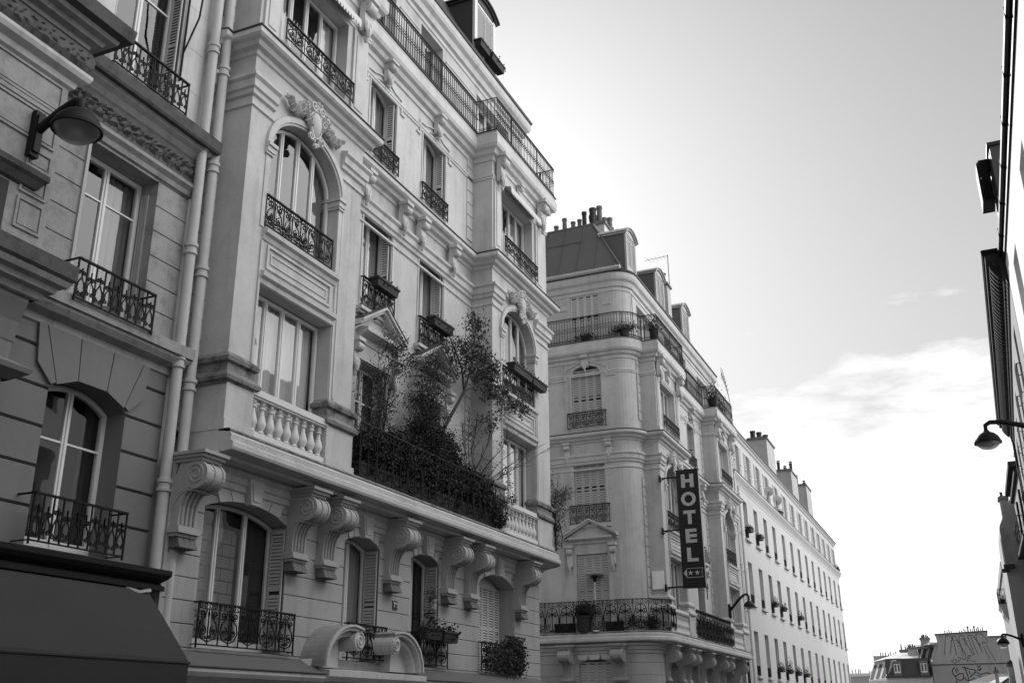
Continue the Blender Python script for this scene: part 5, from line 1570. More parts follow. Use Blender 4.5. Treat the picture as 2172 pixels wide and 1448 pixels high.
for i, y in enumerate(YK):
    for r_, (z0, z1) in enumerate(ROWS):
        window(frD, D, y, y + 1.06, z0 + 0.02, z1 - 0.01, -0.24, curt=rd.choice((0, 1, 1, 2)), cmode='full', fw=0.06)
        if r_ < 3:
            s_ = MB(); s_.box(frD, y - 0.12, y + 1.18, 0.0, 0.14, z0 - 0.13, z0 - 0.01); s_.build('sill', WHITE, D)
            guard(frD, D, y - 0.01, y + 1.07, z0 + 0.02, z0 + 0.50, -0.04, style='bars', r=0.016)
    window(frD, D, y - 0.43, y + 0.48, 13.68, 15.48, -0.32, curt=rd.choice((0, 1, 2)), cmode='full')
    for u0 in (y - 0.94, y + 0.52):
        s_ = MB(); louvers(s_, lambda q, n_, z: frD(q, -0.075 + n_, z), u0, u0 + 0.46, 13.68, 15.5, pitch=0.12, th=0.035); s_.build('shutter', [JOINERY, DARKGAP], D)
chimney(D, -12.0, -10.75, 67.3, 70.3, 16.4, 19.05, [(-11.7, 67.8, 0.2, 0.6, 1), (-11.4, 68.5, 0.2, 0.65, 1), (-11.1, 69.2, 0.2, 0.6, 1), (-11.4, 69.8, 0.2, 0.6, 1)], m=STONE)
chimney(D, -12.0, -10.75, 77.2, 80.2, 16.4, 18.95, [(-11.7, 77.8, 0.13, 0.7, 3), (-11.35, 78.6, 0.13, 0.45, 3), (-11.0, 79.3, 0.13, 0.9, 3)], m=STONE)
chimney(D, -11.9, -10.8, 85.5, 88.2, 16.4, 19.45, [(-11.6, 86.2, 0.13, 0.8, 3), (-11.15, 87.2, 0.13, 0.5, 3)], m=STONE)
downpipe(D, -10.08, 52.6, 0.06, 0.1, 12.9, m=WHITE)

# =============================================================== right side: house E1 and its neighbour E2
frE = Fr('right', 2.41, 0, 0)
E1 = empty('white_rendered_house', (3.5, 12.0, 0), 'sunlit white rendered house at right frame edge with deep window openings and a dark gutter', 'building')
ops = []
for y in (-5.0, 0.3, 5.3, 10.3, 15.4, 20.65, 25.95):
    for z1 in (12.62, 9.3): ops.append((y, y + 1.35, z1 - 2.1, z1, 0, 0.32, 'seg'))
ops = [o for o in ops if o[0] < 25 or True]
wb = MB(); wall(wb, frE, -12, 29.45, 0, 13.72, 0, ops)
wb.box(frE, -12, 29.3, -9, -1.0, 0, 13.6)
wb.add([frE(29.45, 0, 0), frE(29.45, -9, 0), frE(29.45, -9, 13.7), frE(29.45, 0, 13.7)], [(0, 1, 2, 3)])
wb.build('wall', WHITE2, E1)
k = MB(); k.box(frE, -12, 29.4, 0.0, 0.06, 0.0, 4.6); k.box(frE, -12, 29.42, 0.0, 0.16, 4.6, 4.85)  # unseen dark base, added to cut light bounced across the street
for q in range(10): k.box(frE, -11.5 + 4 * q, -8.5 + 4 * q, 0.06, 0.09, 0.6, 3.8)
k.build('added_dark_base', SLATE, E1)
for o in ops: window(frE, E1, o[0] + 0.01, o[1] - 0.01, o[2] + 0.01, o[3] - 0.01, -0.28, curt=1, cmode='sides')
k = MB(); k.box(frE, -12, 29.45, 0.0, 0.05, 13.55, 13.74)
k.prism(frE, [(0.0, 13.74), (0.10, 13.745), (0.15, 13.80), (0.16, 13.90), (0.14, 13.99), (0.02, 14.0)], -12, 29.5)
for q in range(20): k.box(frE, -10 + 2 * q, -9.97 + 2 * q, 0.0, 0.165, 13.735, 14.005)
k.build('gutter', IRON, E1)
k = MB(); k.add([frE(-12, 0.05, 13.99), frE(29.45, 0.05, 13.99), frE(29.45, -3, 16.2), frE(-12, -3, 16.2)], [(0, 1, 2, 3)])
k.add([frE(-12, -3, 16.2), frE(29.45, -3, 16.2), frE(29.45, -9, 16.2), frE(-12, -9, 16.2)], [(0, 1, 2, 3)])
k.add([frE(29.45, 0.05, 13.9), frE(29.45, -3, 16.2), frE(29.45, -9, 16.2), frE(29.45, -9, 13.5)], [(0, 1, 2, 3)]); k.build('roof', ZINC, E1)
k = MB(); k.prism(f3 if False else (lambda u, w, z: (u, w, z)), [(27.8, 13.95), (29.1, 13.95), (29.1, 16.42), (27.8, 16.42)], 2.42, 3.6) if False else k.box(f3, 2.42, 3.6, 27.8, 29.1, 13.95, 16.40)
dm = k.build('dormer', ZINC, E1)
k = MB(); k.box(f3, 2.36, 3.7, 27.74, 29.2, 16.402, 16.50); k.box(f3, 2.40, 2.419, 27.95, 28.95, 14.1, 16.3); k.build('dormer_hood', LEAD, dm)
k = MB(); k.box(f3, 2.04, 2.36, 28.2, 29.0, 14.95, 15.05); k.box(f3, 2.04, 2.10, 28.2, 29.0, 15.05, 16.15)
k.box(f3, 2.10, 2.40, 28.2, 28.24, 15.9, 16.24); k.box(f3, 2.06, 2.40, 28.22, 29.0, 16.1, 16.2)
for q in range(4): k.box(f3, 2.14 + 0.06 * q, 2.17 + 0.06 * q, 28.2, 29.0, 15.0, 15.9)
k.build('shutter', IRON, dm)

class FrSkew(Fr):
    def __call__(s, u, w, z): return (s.p - w + 0.030 * (u - 30), u, z + s.dz)
fe2 = FrSkew('right', 2.42)
E2 = empty('corniced_house', (3.4, 40.0, 0), 'house on the right with a heavy black bracketed cornice seen from below', 'building')
ops = [(31.5 + 3.6 * i, 32.7 + 3.6 * i, z, z + 2.1, 0, 0.3, 'seg') for i in range(5) for z in (4.0, 7.2, 10.3)]
wb = MB(); wall(wb, fe2, 29.5, 49.5, 0, 13.0, 0, ops); wb.box(fe2, 29.5, 49.4, -9, -1.0, 0, 13.9)
wb.add([fe2(49.5, 0, 0), fe2(49.5, -9, 0), fe2(49.5, -9, 13.0), fe2(49.5, 0, 13.0)], [(0, 1, 2, 3)])
wb.build('wall', PARGE, E2)
for o in ops: window(fe2, E2, o[0] + 0.01, o[1] - 0.01, o[2] + 0.01, o[3] - 0.01, -0.26, curt=1, cmode='full'); 
for o in ops: guard(fe2, E2, o[0], o[1], o[2], o[2] + 0.9, 0.12, style='bars', r=0.012, ret=0)
k = MB()
k.prism(fe2, [(0, 12.9), (0.05, 12.95), (0.08, 13.15), (0.14, 13.2), (0.16, 13.5), (0.30, 13.56), (0.34, 13.70), (0.50, 13.74), (0.50, 13.88), (0, 13.9)], 29.48, 49.5)
k.build('cornice', IRONM, E2)
k = MB()
for i in range(58):
    u = 29.75 + 0.34 * i
    k.cut(); k.prism(fe2, [(0.16, 13.22), (0.24, 13.26), (0.34, 13.40), (0.42, 13.55), (0.42, 13.735), (0.16, 13.735)], u, u + 0.16)
    k.box(fe2, u + 0.02, u + 0.12, 0.08, 0.13, 13.0, 13.15)
k.build('modillion', IRONM, E2)
k = MB(); k.prism(fe2, [(0.44, 13.885), (0.54, 13.89), (0.58, 13.95), (0.58, 14.06), (0.53, 14.08), (0.5, 13.98), (0.44, 13.98)], 29.55, 49.6)
k.box(fe2, 29.50, 29.56, 0.0, 0.56, 13.9, 14.06)
k.build('gutter', IRON, E2)
k = MB(); k.add([fe2(29.5, 0.3, 13.95), fe2(49.5, 0.3, 13.95), fe2(49.5, -3, 15.3), fe2(29.5, -3, 15.3)], [(0, 1, 2, 3)]); k.build('roof', ZINC, E2)
downpipe(E2, 2.95, 49.3, 0.06, 0.1, 13.2, m=LEAD)

E5 = empty('stepped_house', (4.5, 53.5, 0), 'narrow dark ledged house between the bracketed cornice and the gabled house', 'building')
k = MB(); k.box(f3, 2.95, 8, 50.2, 57.6, 0, 12.1); k.build('wall', PARGE, E5)
for z, e, th in ((12.1, 0.34, 0.22), (11.75, 0.16, 0.2), (8.9, 0.26, 0.16), (5.7, 0.26, 0.16)):
    k = MB(); k.box(f3, 2.95 - e, 3.3, 50.1, 57.7, z + 0.001, z + th); k.build('ledge', IRONM, E5)
for z in (9.3, 6.1):
    for y in (51.0, 54.2):
        k = MB(); k.box(f3, 2.86, 2.96, y, y + 0.45, z, z + 1.9); k.build('shutter', IRONM, E5)
        terrace_rail(E5, [(2.94, y + 0.4), (2.66, y + 0.4), (2.66, y + 2.0)], z, 0.8, pitch=0.16, r=0.012)
# E3: taller gabled house beyond, E4: house with a balcony past it
E3 = empty('gabled_house', (4.5, 61.0, 0), 'tall grey gabled house beyond the bracketed cornice, with a chimney on its slope', 'building')
k = MB()
k.prism(f3, [], 0, 0) if False else None
poly = [(2.06, 0), (6.5, 0), (6.5, 13.2), (3.7, 13.5), (2.72, 11.9), (2.12, 10.72), (2.08, 10.0)]
n = len(poly)
k.add([(x, 58.0, z) for x, z in poly] + [(x, 64.0, z) for x, z in poly], [list(range(n)), list(range(2 * n - 1, n - 1, -1))] + [(i, (i + 1) % n, n + (i + 1) % n, n + i) for i in range(n)])
k.build('wall', PARGEL, E3)
k = MB()
for i in range(7):
    za = 8.9 + 0.45 * i
    k.box(f3, 2.085, 2.085 + (0.22 if i % 2 else 0.36), 57.97, 58.0, max(za, 8.9), min(za + 0.45, 10.6) if za + 0.45 < 10.6 else 10.6) if za < 10.5 else None
k.build('quoin', PARGE, E3)
chimney(E3, 2.36, 2.74, 58.8, 59.6, 10.9, 12.2, [(2.5, 59.2, 0.08, 0.3, 1)], m=PARGE)
k = MB(); k.tube([(2.07, 57.95, 10.05), (2.06, 57.95, 8.6)], 0.03, 6); k.build('downpipe', WHITE2, E3)
k = MB(); k.box(f3, 1.98, 2.5, 57.7, 58.3, 8.52, 8.72); k.box(f3, 1.86, 2.2, 57.8, 58.2, 8.36, 8.52); k.build('cornice', LEAD, E3)
E4 = empty('balconied_house', (5.0, 78.0, 0), 'grey house far down the right side with a planted balcony on curved brackets', 'building')
k = MB(); k.box(f3, 2.32, 7, 70, 86, 0, 10.3); k.box(f3, 2.22, 2.34, 69.95, 86, 9.9, 10.42)
k.build('wall', PARGE, E4)
k = MB(); k.prism(lambda u, w, z: (w, u, z), [(2.32, 8.25), (1.86, 8.25), (1.86, 8.1), (2.0, 7.9), (2.05, 7.6), (2.2, 7.4), (2.32, 7.2)], 74, 77); k.build('balcony', STONE, E4)
terrace_rail(E4, [(2.3, 73.95), (1.92, 73.95), (1.92, 77.0)], 8.25, 0.95, pitch=0.16, r=0.014)
chimney(E4, 2.5, 3.0, 71, 72.2, 10.3, 10.9, [(2.65, 71.5, 0.1, 0.35, 1)], m=PARGE)

# =============================================================== far end of the street
YF1 = 100.0
F1 = empty('party_wall_house', (-1.0, 103, 0), 'far house with a big blank grey party wall covered in graffiti', 'building')
k = MB()
poly = [(-3.62, -0.1), (6.5, -0.1), (6.5, 7.85), (1.22, 7.95), (1.20, 8.34), (-2.98, 8.20), (-2.90, 7.30), (-3.62, 5.66)]
n = len(poly)
k.add([(x, YF1, z) for x, z in poly] + [(x, YF1 + 6, z) for x, z in poly], [list(range(n)), list(range(2 * n - 1, n - 1, -1))] + [(i, (i + 1) % n, n + (i + 1) % n, n + i) for i in range(n)])
k.build('party_wall', PARGE, F1)
k = MB(); k.box(f3, -3.05, 1.27, YF1 - 0.08, YF1 + 0.5, 8.345, 8.42) if False else k.add([(-3.05, YF1 - 0.1, 8.20), (1.27, YF1 - 0.1, 8.345), (1.27, YF1 - 0.1, 8.43), (-3.05, YF1 - 0.1, 8.29), (-3.05, YF1 + 6.1, 8.20), (1.27, YF1 + 6.1, 8.345), (1.27, YF1 + 6.1, 8.43), (-3.05, YF1 + 6.1, 8.29)], [(0, 1, 2, 3), (3, 2, 6, 7), (0, 4, 7, 3), (1, 5, 6, 2), (0, 1, 5, 4)])
k.box(f3, -3.65, 6.5, YF1 - 0.05, YF1, 5.66, 5.73)
k.box(f3, 1.25, 6.5, YF1 - 0.1, YF1 + 5, 7.87, 7.96)
k.build('coping', LEAD, F1)
k = MB()
for i in range(4): k.box(f3, 1.9 + 0.42 * i, 1.93 + 0.42 * i, YF1 + 0.3, YF1 + 0.34, 7.6, 7.95)
k.box(f3, 2.05, 2.55, YF1 - 0.02, YF1, 6.9, 7.35)
k.build('light_panel', WHITE2, F1)
k = MB(); k.box(f3, 1.40, 1.95, YF1 - 0.02, YF1, 5.0, 5.5) if False else k.box(f3, 2.35, 2.9, YF1 - 0.03, YF1, 4.95, 5.42); k.build('blocked_window', BLOCKM, F1)
pr = random.Random(9)
for i, (x, h, r_) in enumerate(((-2.18, .30, .045), (-2.0, .22, .04), (-1.83, .34, .045), (-1.66, .24, .04), (-0.98, .20, .04), (-0.80, .22, .04), (-0.60, .34, .045), (-0.45, .22, .04), (-0.28, .52, .06), (-0.08, .30, .04), (0.08, .24, .04), (0.24, .52, .06), (0.42, .30, .05), (0.56, .42, .05), (0.74, .24, .04), (0.90, .36, .045))):
    z = 8.27 + (x + 3) * 0.034
    p_ = MB(); p_.lathe((x, YF1 + 0.6, z), pot_prof(r_, h), 8)
    if r_ > 0.055: p_.lathe((x, YF1 + 0.6, z + h * 0.7), [(0.05, 0), (0.10, 0.05), (0.04, 0.16)], 8)
    p_.build('chimney_pot', POTD, F1)
# graffiti strokes, thin paint ribbons on the wall
def gx(px_, py_):
    """pixels of a crop of the party wall -> wall metres"""
    return (-3.03 + (px_ - 230) * 0.003743, 8.2 - (py_ - 262) * 0.003935 - (px_ - 230) * 0.00012)
def paint(name, lines, w_, m):
    k = MB()
    for ln in lines:
        k.cut()
        P = [gx(*q) for q in ln]
        # smooth
        Q = []
        for i in range(len(P) - 1):
            p0, p1, p2, p3 = P[max(i - 1, 0)], P[i], P[i + 1], P[min(i + 2, len(P) - 1)]
            for s in range(5):
                t = s / 5
                Q.append(tuple(0.5 * ((2 * p1[c]) + (-p0[c] + p2[c]) * t + (2 * p0[c] - 5 * p1[c] + 4 * p2[c] - p3[c]) * t * t + (-p0[c] + 3 * p1[c] - 3 * p2[c] + p3[c]) * t ** 3) for c in (0, 1)))
        Q.append(P[-1])
        for a_, b_ in zip(Q[:-1], Q[1:]): 
            if abs(a_[0] - b_[0]) + abs(a_[1] - b_[1]) > 1e-5: seg(k, a_, b_, w_, YF1 - 0.006)
    return k.build(name, m, F1)
paint('graffiti', [
    [(380, 680), (420, 480), (455, 320), (500, 275), (570, 290), (590, 340), (560, 430), (545, 520), (500, 680)],
    [(560, 400), (600, 350), (615, 290), (660, 285), (690, 340), (735, 440), (770, 560), (790, 700)], [(615, 300), (625, 500), (640, 700)],
    [(660, 380), (700, 375), (715, 430), (690, 440)], [(680, 505), (730, 500)],
    [(850, 690), (800, 600), (760, 480), (745, 340), (790, 265), (840, 290), (880, 380), (900, 470), (940, 560), (990, 690)], [(810, 370), (850, 350), (860, 440), (890, 480)],
    [(1020, 690), (985, 540), (960, 400), (940, 290), (1000, 265), (1060, 300), (1110, 380), (1150, 470), (1180, 560)], [(1010, 300), (1040, 460), (1090, 660)],
    [(1200, 640), (1160, 470), (1120, 380), (1115, 270), (1180, 235), (1260, 265), (1330, 350), (1335, 410), (1290, 440), (1240, 400), (1230, 450), (1150, 455)],
    [(1300, 460), (1340, 560), (1400, 700), (1450, 820)], [(1240, 500), (1280, 620), (1330, 760)]], 0.06, SPRAYF)
paint('graffiti', [
    [(490, 810), (540, 820), (560, 770)], [(530, 850), (600, 860), (610, 790), (570, 780)], [(640, 800), (690, 790)], [(640, 750), (700, 740), (720, 790)], [(640, 830), (700, 830)],
    [(740, 740), (780, 780), (830, 760), (810, 700)], [(860, 740), (900, 700), (945, 695), (900, 740), (850, 800), (870, 850)], [(900, 800), (980, 820), (1030, 835)]], 0.045, SPRAY)
paint('graffiti', [
    [(560, 950), (505, 1000), (500, 1080), (550, 1130), (620, 1090), (700, 1080), (720, 1150), (680, 1210), (600, 1215), (555, 1190), (545, 1130)], [(560, 990), (590, 1060)], [(590, 960), (630, 1030)],
    [(770, 940), (800, 1080), (825, 1230)], [(720, 945), (860, 980), (1000, 1015), (930, 1090), (850, 1150)], [(855, 1030), (865, 1090)],
    [(1040, 910), (1070, 950), (1110, 905)], [(1030, 980), (1090, 1000), (1120, 960), (1060, 1020)], [(1010, 1050), (1090, 1090), (1200, 1060), (1300, 1080)], [(1010, 1110), (1080, 1140)],
    [(730, 1160), (800, 1230), (880, 1210), (940, 1180), (1000, 1260), (1080, 1230)], [(560, 1230), (550, 1290), (620, 1310)]], 0.085, SPRAY)
# sunlit mansard flank of the party-wall house, facing down the cross street
def quadbox(mb, p, q, z0, z1, dx, top_in=0.0, back=2.0):
    """wall from plan point p to q (front face), slanting back by top_in at the top"""
    P, Q = Vector(p), Vector(q); d = (Q - P).normalized(); n_ = Vector((d.y, -d.x))
    v = []
    for (pt) in (P, Q): v += [(pt.x, pt.y, z0), (pt.x - n_.x * top_in, pt.y - n_.y * top_in, z1)]
    for (pt) in (P, Q): v += [(pt.x - n_.x * back, pt.y - n_.y * back, z0), (pt.x - n_.x * back, pt.y - n_.y * back, z1)]
    mb.add(v, [(0, 2, 3, 1), (4, 6, 7, 5), (1, 3, 7, 5), (0, 1, 5, 4), (2, 3, 7, 6)])
    return P, d, n_
k = MB(); P, d, n_ = quadbox(k, (-5.55, 104.5), (-3.64, 100.1), 5.75, 7.45, 0, 0.75); k.build('mansard', WHITE, F1)
k = MB(); quadbox(k, (-5.65, 104.5), (-3.64, 100.05), 5.45, 5.75, 0, 0.0); quadbox(k, (-5.5, 104.5), (-3.62, 100.1), 7.40, 7.60, 0, 0.1); k.build('cornice', WHITE, F1)
k = MB(); quadbox(k, (-5.45, 104.3), (-3.60, 100.15), -0.1, 5.45, 0, 0.0); k.build('street_wall', WHITE, F1)
L_ = (Vector((-3.64, 100.1)) - Vector((-5.55, 104.5))).length
k = MB()
for t in (0.10, 0.40, 0.72):
    for z0, z1, ins in ((5.85, 7.25, True), (3.9, 5.2, False)):
        vs_ = []
        for tt, z in ((t, z0), (t + 0.17, z0), (t + 0.17, z1), (t, z1)):
            off = -(0.75 * (z - 5.75) / 1.7) + 0.04 if ins else 0.02
            q = P + d * (tt * L_) + n_ * off
            vs_.append((q.x, q.y, z))
        k.cut(); k.add(vs_, [(0, 1, 2, 3)])
k.build('window', CURT[0], F1)
chimney(F1, -4.35, -3.60, 101.5, 102.3, 7.2, 7.95, [(-4.2, 101.9, .07, .25, 1), (-4.05, 101.9, .09, .3, 2), (-3.85, 101.9, .07, .28, 1), (-3.72, 101.9, .06, .2, 1)], m=PARGE)

F2 = empty('mansard_house', (-7.0, 101, 0), 'far low house with a dark slate mansard and sunlit standing dormers at street end', 'building')
k = MB(); k.box(f3, -7.45, -3.7, 99.0, 107, -0.1, 4.72); k.build('wall', STONE, F2)
k = MB(); quadbox(k, (-7.42, 98.95), (-3.9, 98.95), 4.80, 6.28, 0, 0.45, 6); k.build('mansard', SLATE, F2)
k = MB(); k.box(f3, -7.5, -3.7, 98.8, 99.2, 4.66, 4.80); k.build('cornice', LEAD, F2)
k = MB(); P, d, n_ = quadbox(k, (-9.35, 103.5), (-7.42, 98.95), 4.62, 6.15, 0, 0.65, 1.6); k.build('mansard', WHITE, F2)
k = MB(); quadbox(k, (-9.40, 103.6), (-7.42, 98.9), 4.45, 4.62, 0, 0, 1.6); quadbox(k, (-9.35, 103.5), (-7.40, 98.95), -0.1, 4.45, 0, 0, 1.6); k.build('street_wall', WHITE, F2)
L_ = (Vector((-7.42, 98.95)) - Vector((-9.35, 103.5))).length
k = MB()
for t in (0.06, 0.38, 0.70):
    vs_ = []
    for tt, z in ((t, 4.7), (t + 0.17, 4.7), (t + 0.17, 5.95), (t, 5.95)):
        q = P + d * (tt * L_) + n_ * (-(0.65 * (z - 4.62) / 1.53) + 0.03)
        vs_.append((q.x, q.y, z))
    k.cut(); k.add(vs_, [(0, 1, 2, 3)])
k.build('window', CURT[0], F2)
k = MB(); k.add([(-7.3, 99.4, 6.29), (-4.6, 99.4, 6.29), (-4.9, 102.5, 6.95), (-6.4, 102.5, 6.9)], [(0, 1, 2, 3)]); k.add([(-7.3, 99.4, 6.29), (-6.4, 102.5, 6.9), (-9.2, 104, 6.2)], [(0, 1, 2)]); k.build('roof', WHITE, F2)
dF = Fr('side', 98.93, 0, 0)
for x in (-6.45, -4.25):
    k = MB(); k.box(dF, x - 0.35, x + 0.35, -0.6, 0.05, 4.82, 6.05); dd = k.build('dormer', ZINC, F2)
    window(dF, dd, x - 0.25, x + 0.25, 5.05, 5.80, 0.08, fw=0.045, sub=False)
    k = MB(); k.add([dF(x - 0.2, 0.055, 5.1), dF(x + 0.2, 0.055, 5.1), dF(x + 0.2, 0.055, 5.75), dF(x - 0.2, 0.055, 5.75)], [(0, 1, 2, 3)]); k.build('pane', GLASS, dd)
k = MB(); k.box(f3, -8.75, -6.3, 104, 104.5, 4.0, 6.72); k.box(f3, -8.8, -6.25, 103.95, 104.55, 6.722, 6.78); k.build('party_wall', PARGE, F2)
for x, h in ((-8.1, .3), (-7.9, .26), (-7.65, .3), (-7.4, .2), (-7.2, .33), (-6.95, .22), (-6.75, .33)):
    p_ = MB(); p_.lathe((x, 104.25, 6.78), pot_prof(0.05, h), 8); p_.build('chimney_pot', POTD, F2)
chimney(F2, -6.3, -5.6, 103, 103.5, 6.5, 7.05, [(-6.15, 103.2, .06, .5, 2), (-5.8, 103.2, .06, .3, 3)], m=PARGEL)
chimney(F2, -5.50, -4.75, 100.6, 101.5, 6.3, 7.10, [(-5.4, 101, .07, .25, 1), (-5.25, 101, .08, .3, 2), (-5.05, 101, .07, .3, 1), (-4.88, 101, .07, .2, 1)], m=PARGE)

F3 = empty('low_pale_building', (-13.5, 130, 0), 'very distant low pale building with a bright flat roof, left of the mansard house', 'building')
k = MB(); k.box(f3, -17, -10.9, 130, 140, -0.1, 5.85); k.build('wall', STONE, F3)
k = MB(); k.box(f3, -17.1, -10.8, 129.9, 140, 5.852, 6.20); k.build('roof', WHITE2, F3)
for x in (-13.6, -13.2, -12.9, -12.7, -11.7, -11.5):
    p_ = MB(); p_.lathe((x, 131, 6.2), pot_prof(0.06, 0.5 if x < -12.5 else 0.25), 6); p_.build('chimney_pot', POTD, F3)
F4 = empty('low_roofed_house', (1.5, 83, 0), 'low house at lower right with a bright skylight strip below the graffiti wall', 'building')
k = MB(); k.box(f3, -0.6, 2.9, 82.2, 92, -0.1, 3.55); k.build('wall', PARGEL, F4)
k = MB(); k.add([(-0.7, 82, 3.60), (2.9, 82, 3.60), (2.9, 85, 4.35), (0.9, 85, 4.35), (-0.7, 84, 3.85)], [(0, 1, 2, 3, 4)]); k.add([(-0.7, 82, 3.60), (2.9, 82, 3.60), (2.9, 82.0, 3.5), (-0.7, 82, 3.5)], [(0, 1, 2, 3)]); k.build('roof', ZINC, F4)
k = MB(); k.add([(0.55, 82.1, 3.68), (1.35, 82.1, 3.68), (2.0, 83.8, 4.12), (1.4, 83.8, 4.12)], [(0, 1, 2, 3)]); k.build('skylight', WHITE2, F4)
chimney(F4, 1.02, 1.26, 81.2, 81.6, 3.3, 4.30, [(1.14, 81.4, .06, .25, 2)], m=STONE)
chimney(F4, 1.95, 2.45, 82.6, 83.2, 3.6, 4.75, [(2.05, 82.9, .08, .2, 1), (2.2, 82.9, .09, .28, 2), (2.35, 82.9, .08, .22, 1)], m=STONE)

# =============================================================== planting and loose things
def leafy(name, parts, n_leaf, size, m, label, cat, seed, stems=(), group=None, stemr=0.012, origin=None, aspect=0.45, droop=0.0, barkm=None):
    """parts = [(cx,cy,cz, rx,ry,rz, density)]; leaves scattered through the volumes, thinning outward"""
    rnd = random.Random(seed)
    tot = sum(p[6] for p in parts)
    k = MB()
    for p in parts:
        cnt = int(n_leaf * p[6] / tot)
        ncl = max(3, cnt // 22)
        cl_ = []
        for _ in range(ncl):
            while True:
                a_, b_, c_ = (rnd.uniform(-1, 1) for _ in range(3))
                if a_ * a_ + b_ * b_ + c_ * c_ <= 1: break
            cl_.append((p[0] + a_ * p[3], p[1] + b_ * p[4], p[2] + c_ * p[5]))
        for _ in range(cnt):
            c = rnd.choice(cl_)
            s = min(p[3:6]) * 0.26 + 0.05
            q = Vector((c[0] + rnd.gauss(0, s * 0.8), c[1] + rnd.gauss(0, s * 0.8), c[2] + rnd.gauss(0, s * 0.8)))
            d = Vector((rnd.gauss(0, 1), rnd.gauss(0, 1), rnd.gauss(0, 1) - droop)).normalized()
            o = d.orthogonal().normalized()
            o = (Matrix.Rotation(rnd.uniform(0, 2 * PI), 3, d) @ o)
            l_ = size * rnd.uniform(0.6, 1.3)
            w_ = l_ * aspect
            n2 = d.cross(o)
            k.add([q - d * l_ * 0.5, q + o * w_ * 0.5 + n2 * w_ * 0.12, q + d * l_ * 0.5, q - o * w_ * 0.5 + n2 * w_ * 0.12], [(0, 1, 2), (0, 2, 3)])
    root = empty(name, origin or (parts[0][0], parts[0][1], parts[0][2] - parts[0][5]), label, cat, group)
    k.build('foliage', m, root)
    if stems:
        s_ = MB()
        for P, r0, r1 in stems: s_.tube(P, r0, 5, r2=r1)
        s_.build('stem', barkm or BARK, root, smooth=True)
    return root
def twigs(base, tops, seed, n=6, spread=0.35, r0=0.012, sub=3):
    """branching stems from a base towards the tops"""
    rnd = random.Random(seed); out_ = []
    for tpt in tops:
        b_ = Vector(base) + Vector((rnd.uniform(-.05, .05), rnd.uniform(-.1, .1), 0)); t_ = Vector(tpt)
        P = []
        for i in range(7):
            f = i / 6
            p = b_.lerp(t_, f) + Vector((rnd.uniform(-1, 1), rnd.uniform(-1, 1), rnd.uniform(-.3, .3))) * 0.05 * (0 if i == 0 else 1)
            P.append(p)
        out_.append((P, r0, r0 * 0.3))
        for _ in range(sub):
            i = rnd.randint(1, 5); q = P[i]
            e = q + (t_ - b_).normalized() * rnd.uniform(.2, .6) + Vector((rnd.uniform(-1, 1), rnd.uniform(-1, 1), rnd.uniform(-.2, .8))) * spread
            mid = (q + e) / 2 + Vector((rnd.uniform(-.05, .05),) * 3)
            out_.append(([q, mid, e], r0 * 0.5, r0 * 0.2))
            for _ in range(2):
                e2 = mid + Vector((rnd.uniform(-1, 1), rnd.uniform(-1, 1), rnd.uniform(-.1, 1))) * spread * 0.7
                out_.append(([mid, (mid + e2) / 2 + Vector((0.01, 0.02, 0.02)), e2], r0 * 0.3, r0 * 0.15))
    return out_
bx0 = -10.42
# long troughs the hedge grows from
for i, (y0, y1, lb) in enumerate(((16.2, 18.1, 'long dark trough under the wispy shrub at the near balcony end'), (18.3, 20.2, 'long dark trough under the dense shrubs in the middle of the planted balcony'), (20.4, 22.2, 'long dark trough under the hedge at the far end of the planted balcony'))):
    k = MB(); k.box(f3, -10.68, -10.26, y0, y1, 5.87, 6.24); k.box(f3, -10.70, -10.24, y0 - 0.02, y1 + 0.02, 6.18, 6.245)
    tag(k.build('planter_trough', PLANTER), lb, 'planter', 'troughs on the planted balcony')
leafy('balcony_hedge', [(bx0, 16.85, 6.50, .24, .8, .45, 1.0), (bx0, 17.9, 6.65, .26, .7, .6, 1.2)], 15000, 0.075, LEAF, 'low dark hedge along the near third of the iron balcony rail', 'hedge', 21, origin=(bx0, 17.2, 6.1), group='hedges in the balcony troughs')
leafy('balcony_hedge', [(bx0, 19.0, 6.6, .26, .8, .5, 1.3), (bx0 - .05, 19.3, 7.2, .28, .8, .65, 0.9)], 19000, 0.075, LEAF, 'tallest densest dark hedge in the middle of the planted balcony', 'hedge', 22, origin=(bx0, 19.0, 6.1), group='hedges in the balcony troughs')
leafy('balcony_hedge', [(bx0, 20.7, 6.65, .28, .8, .65, 1.2), (bx0, 20.2, 7.3, .2, .5, .5, .35), (bx0 + .03, 21.7, 6.55, .26, .65, .5, 1.3), (bx0 + .18, 22.4, 6.2, .14, .35, .3, 0.4)], 17000, 0.075, LEAF, 'dark hedge spilling over the far end of the balcony rail beside the second bay', 'hedge', 23, origin=(bx0, 21.3, 6.1), group='hedges in the balcony troughs')
st = twigs((bx0, 17.0, 6.3), [(-10.5, 16.75, 8.3), (-10.4, 17.0, 9.0), (-10.3, 17.4, 9.2), (-10.35, 17.7, 9.5), (-10.45, 18.0, 9.1), (-10.4, 17.3, 8.6)], 5, r0=0.016, sub=7)
leafy('wispy_shrub', [(-10.4, 17.05, 7.9, .3, .5, .6, 1.0), (-10.38, 17.55, 8.9, .25, .5, .55, 0.9), (-10.42, 17.0, 7.3, .25, .5, .4, 0.8), (-10.4, 18.1, 8.9, .2, .35, .35, .4)], 3600, 0.050, LEAF, 'tall wispy shrub with fine twigs in front of the first pedimented balcony door', 'shrub', 31, stems=st, origin=(bx0, 17.0, 6.24))
st = twigs((bx0, 19.0, 6.3), [(-10.35, 18.7, 8.6), (-10.35, 19.2, 9.3), (-10.4, 19.5, 8.8)], 6, r0=0.022, sub=6)
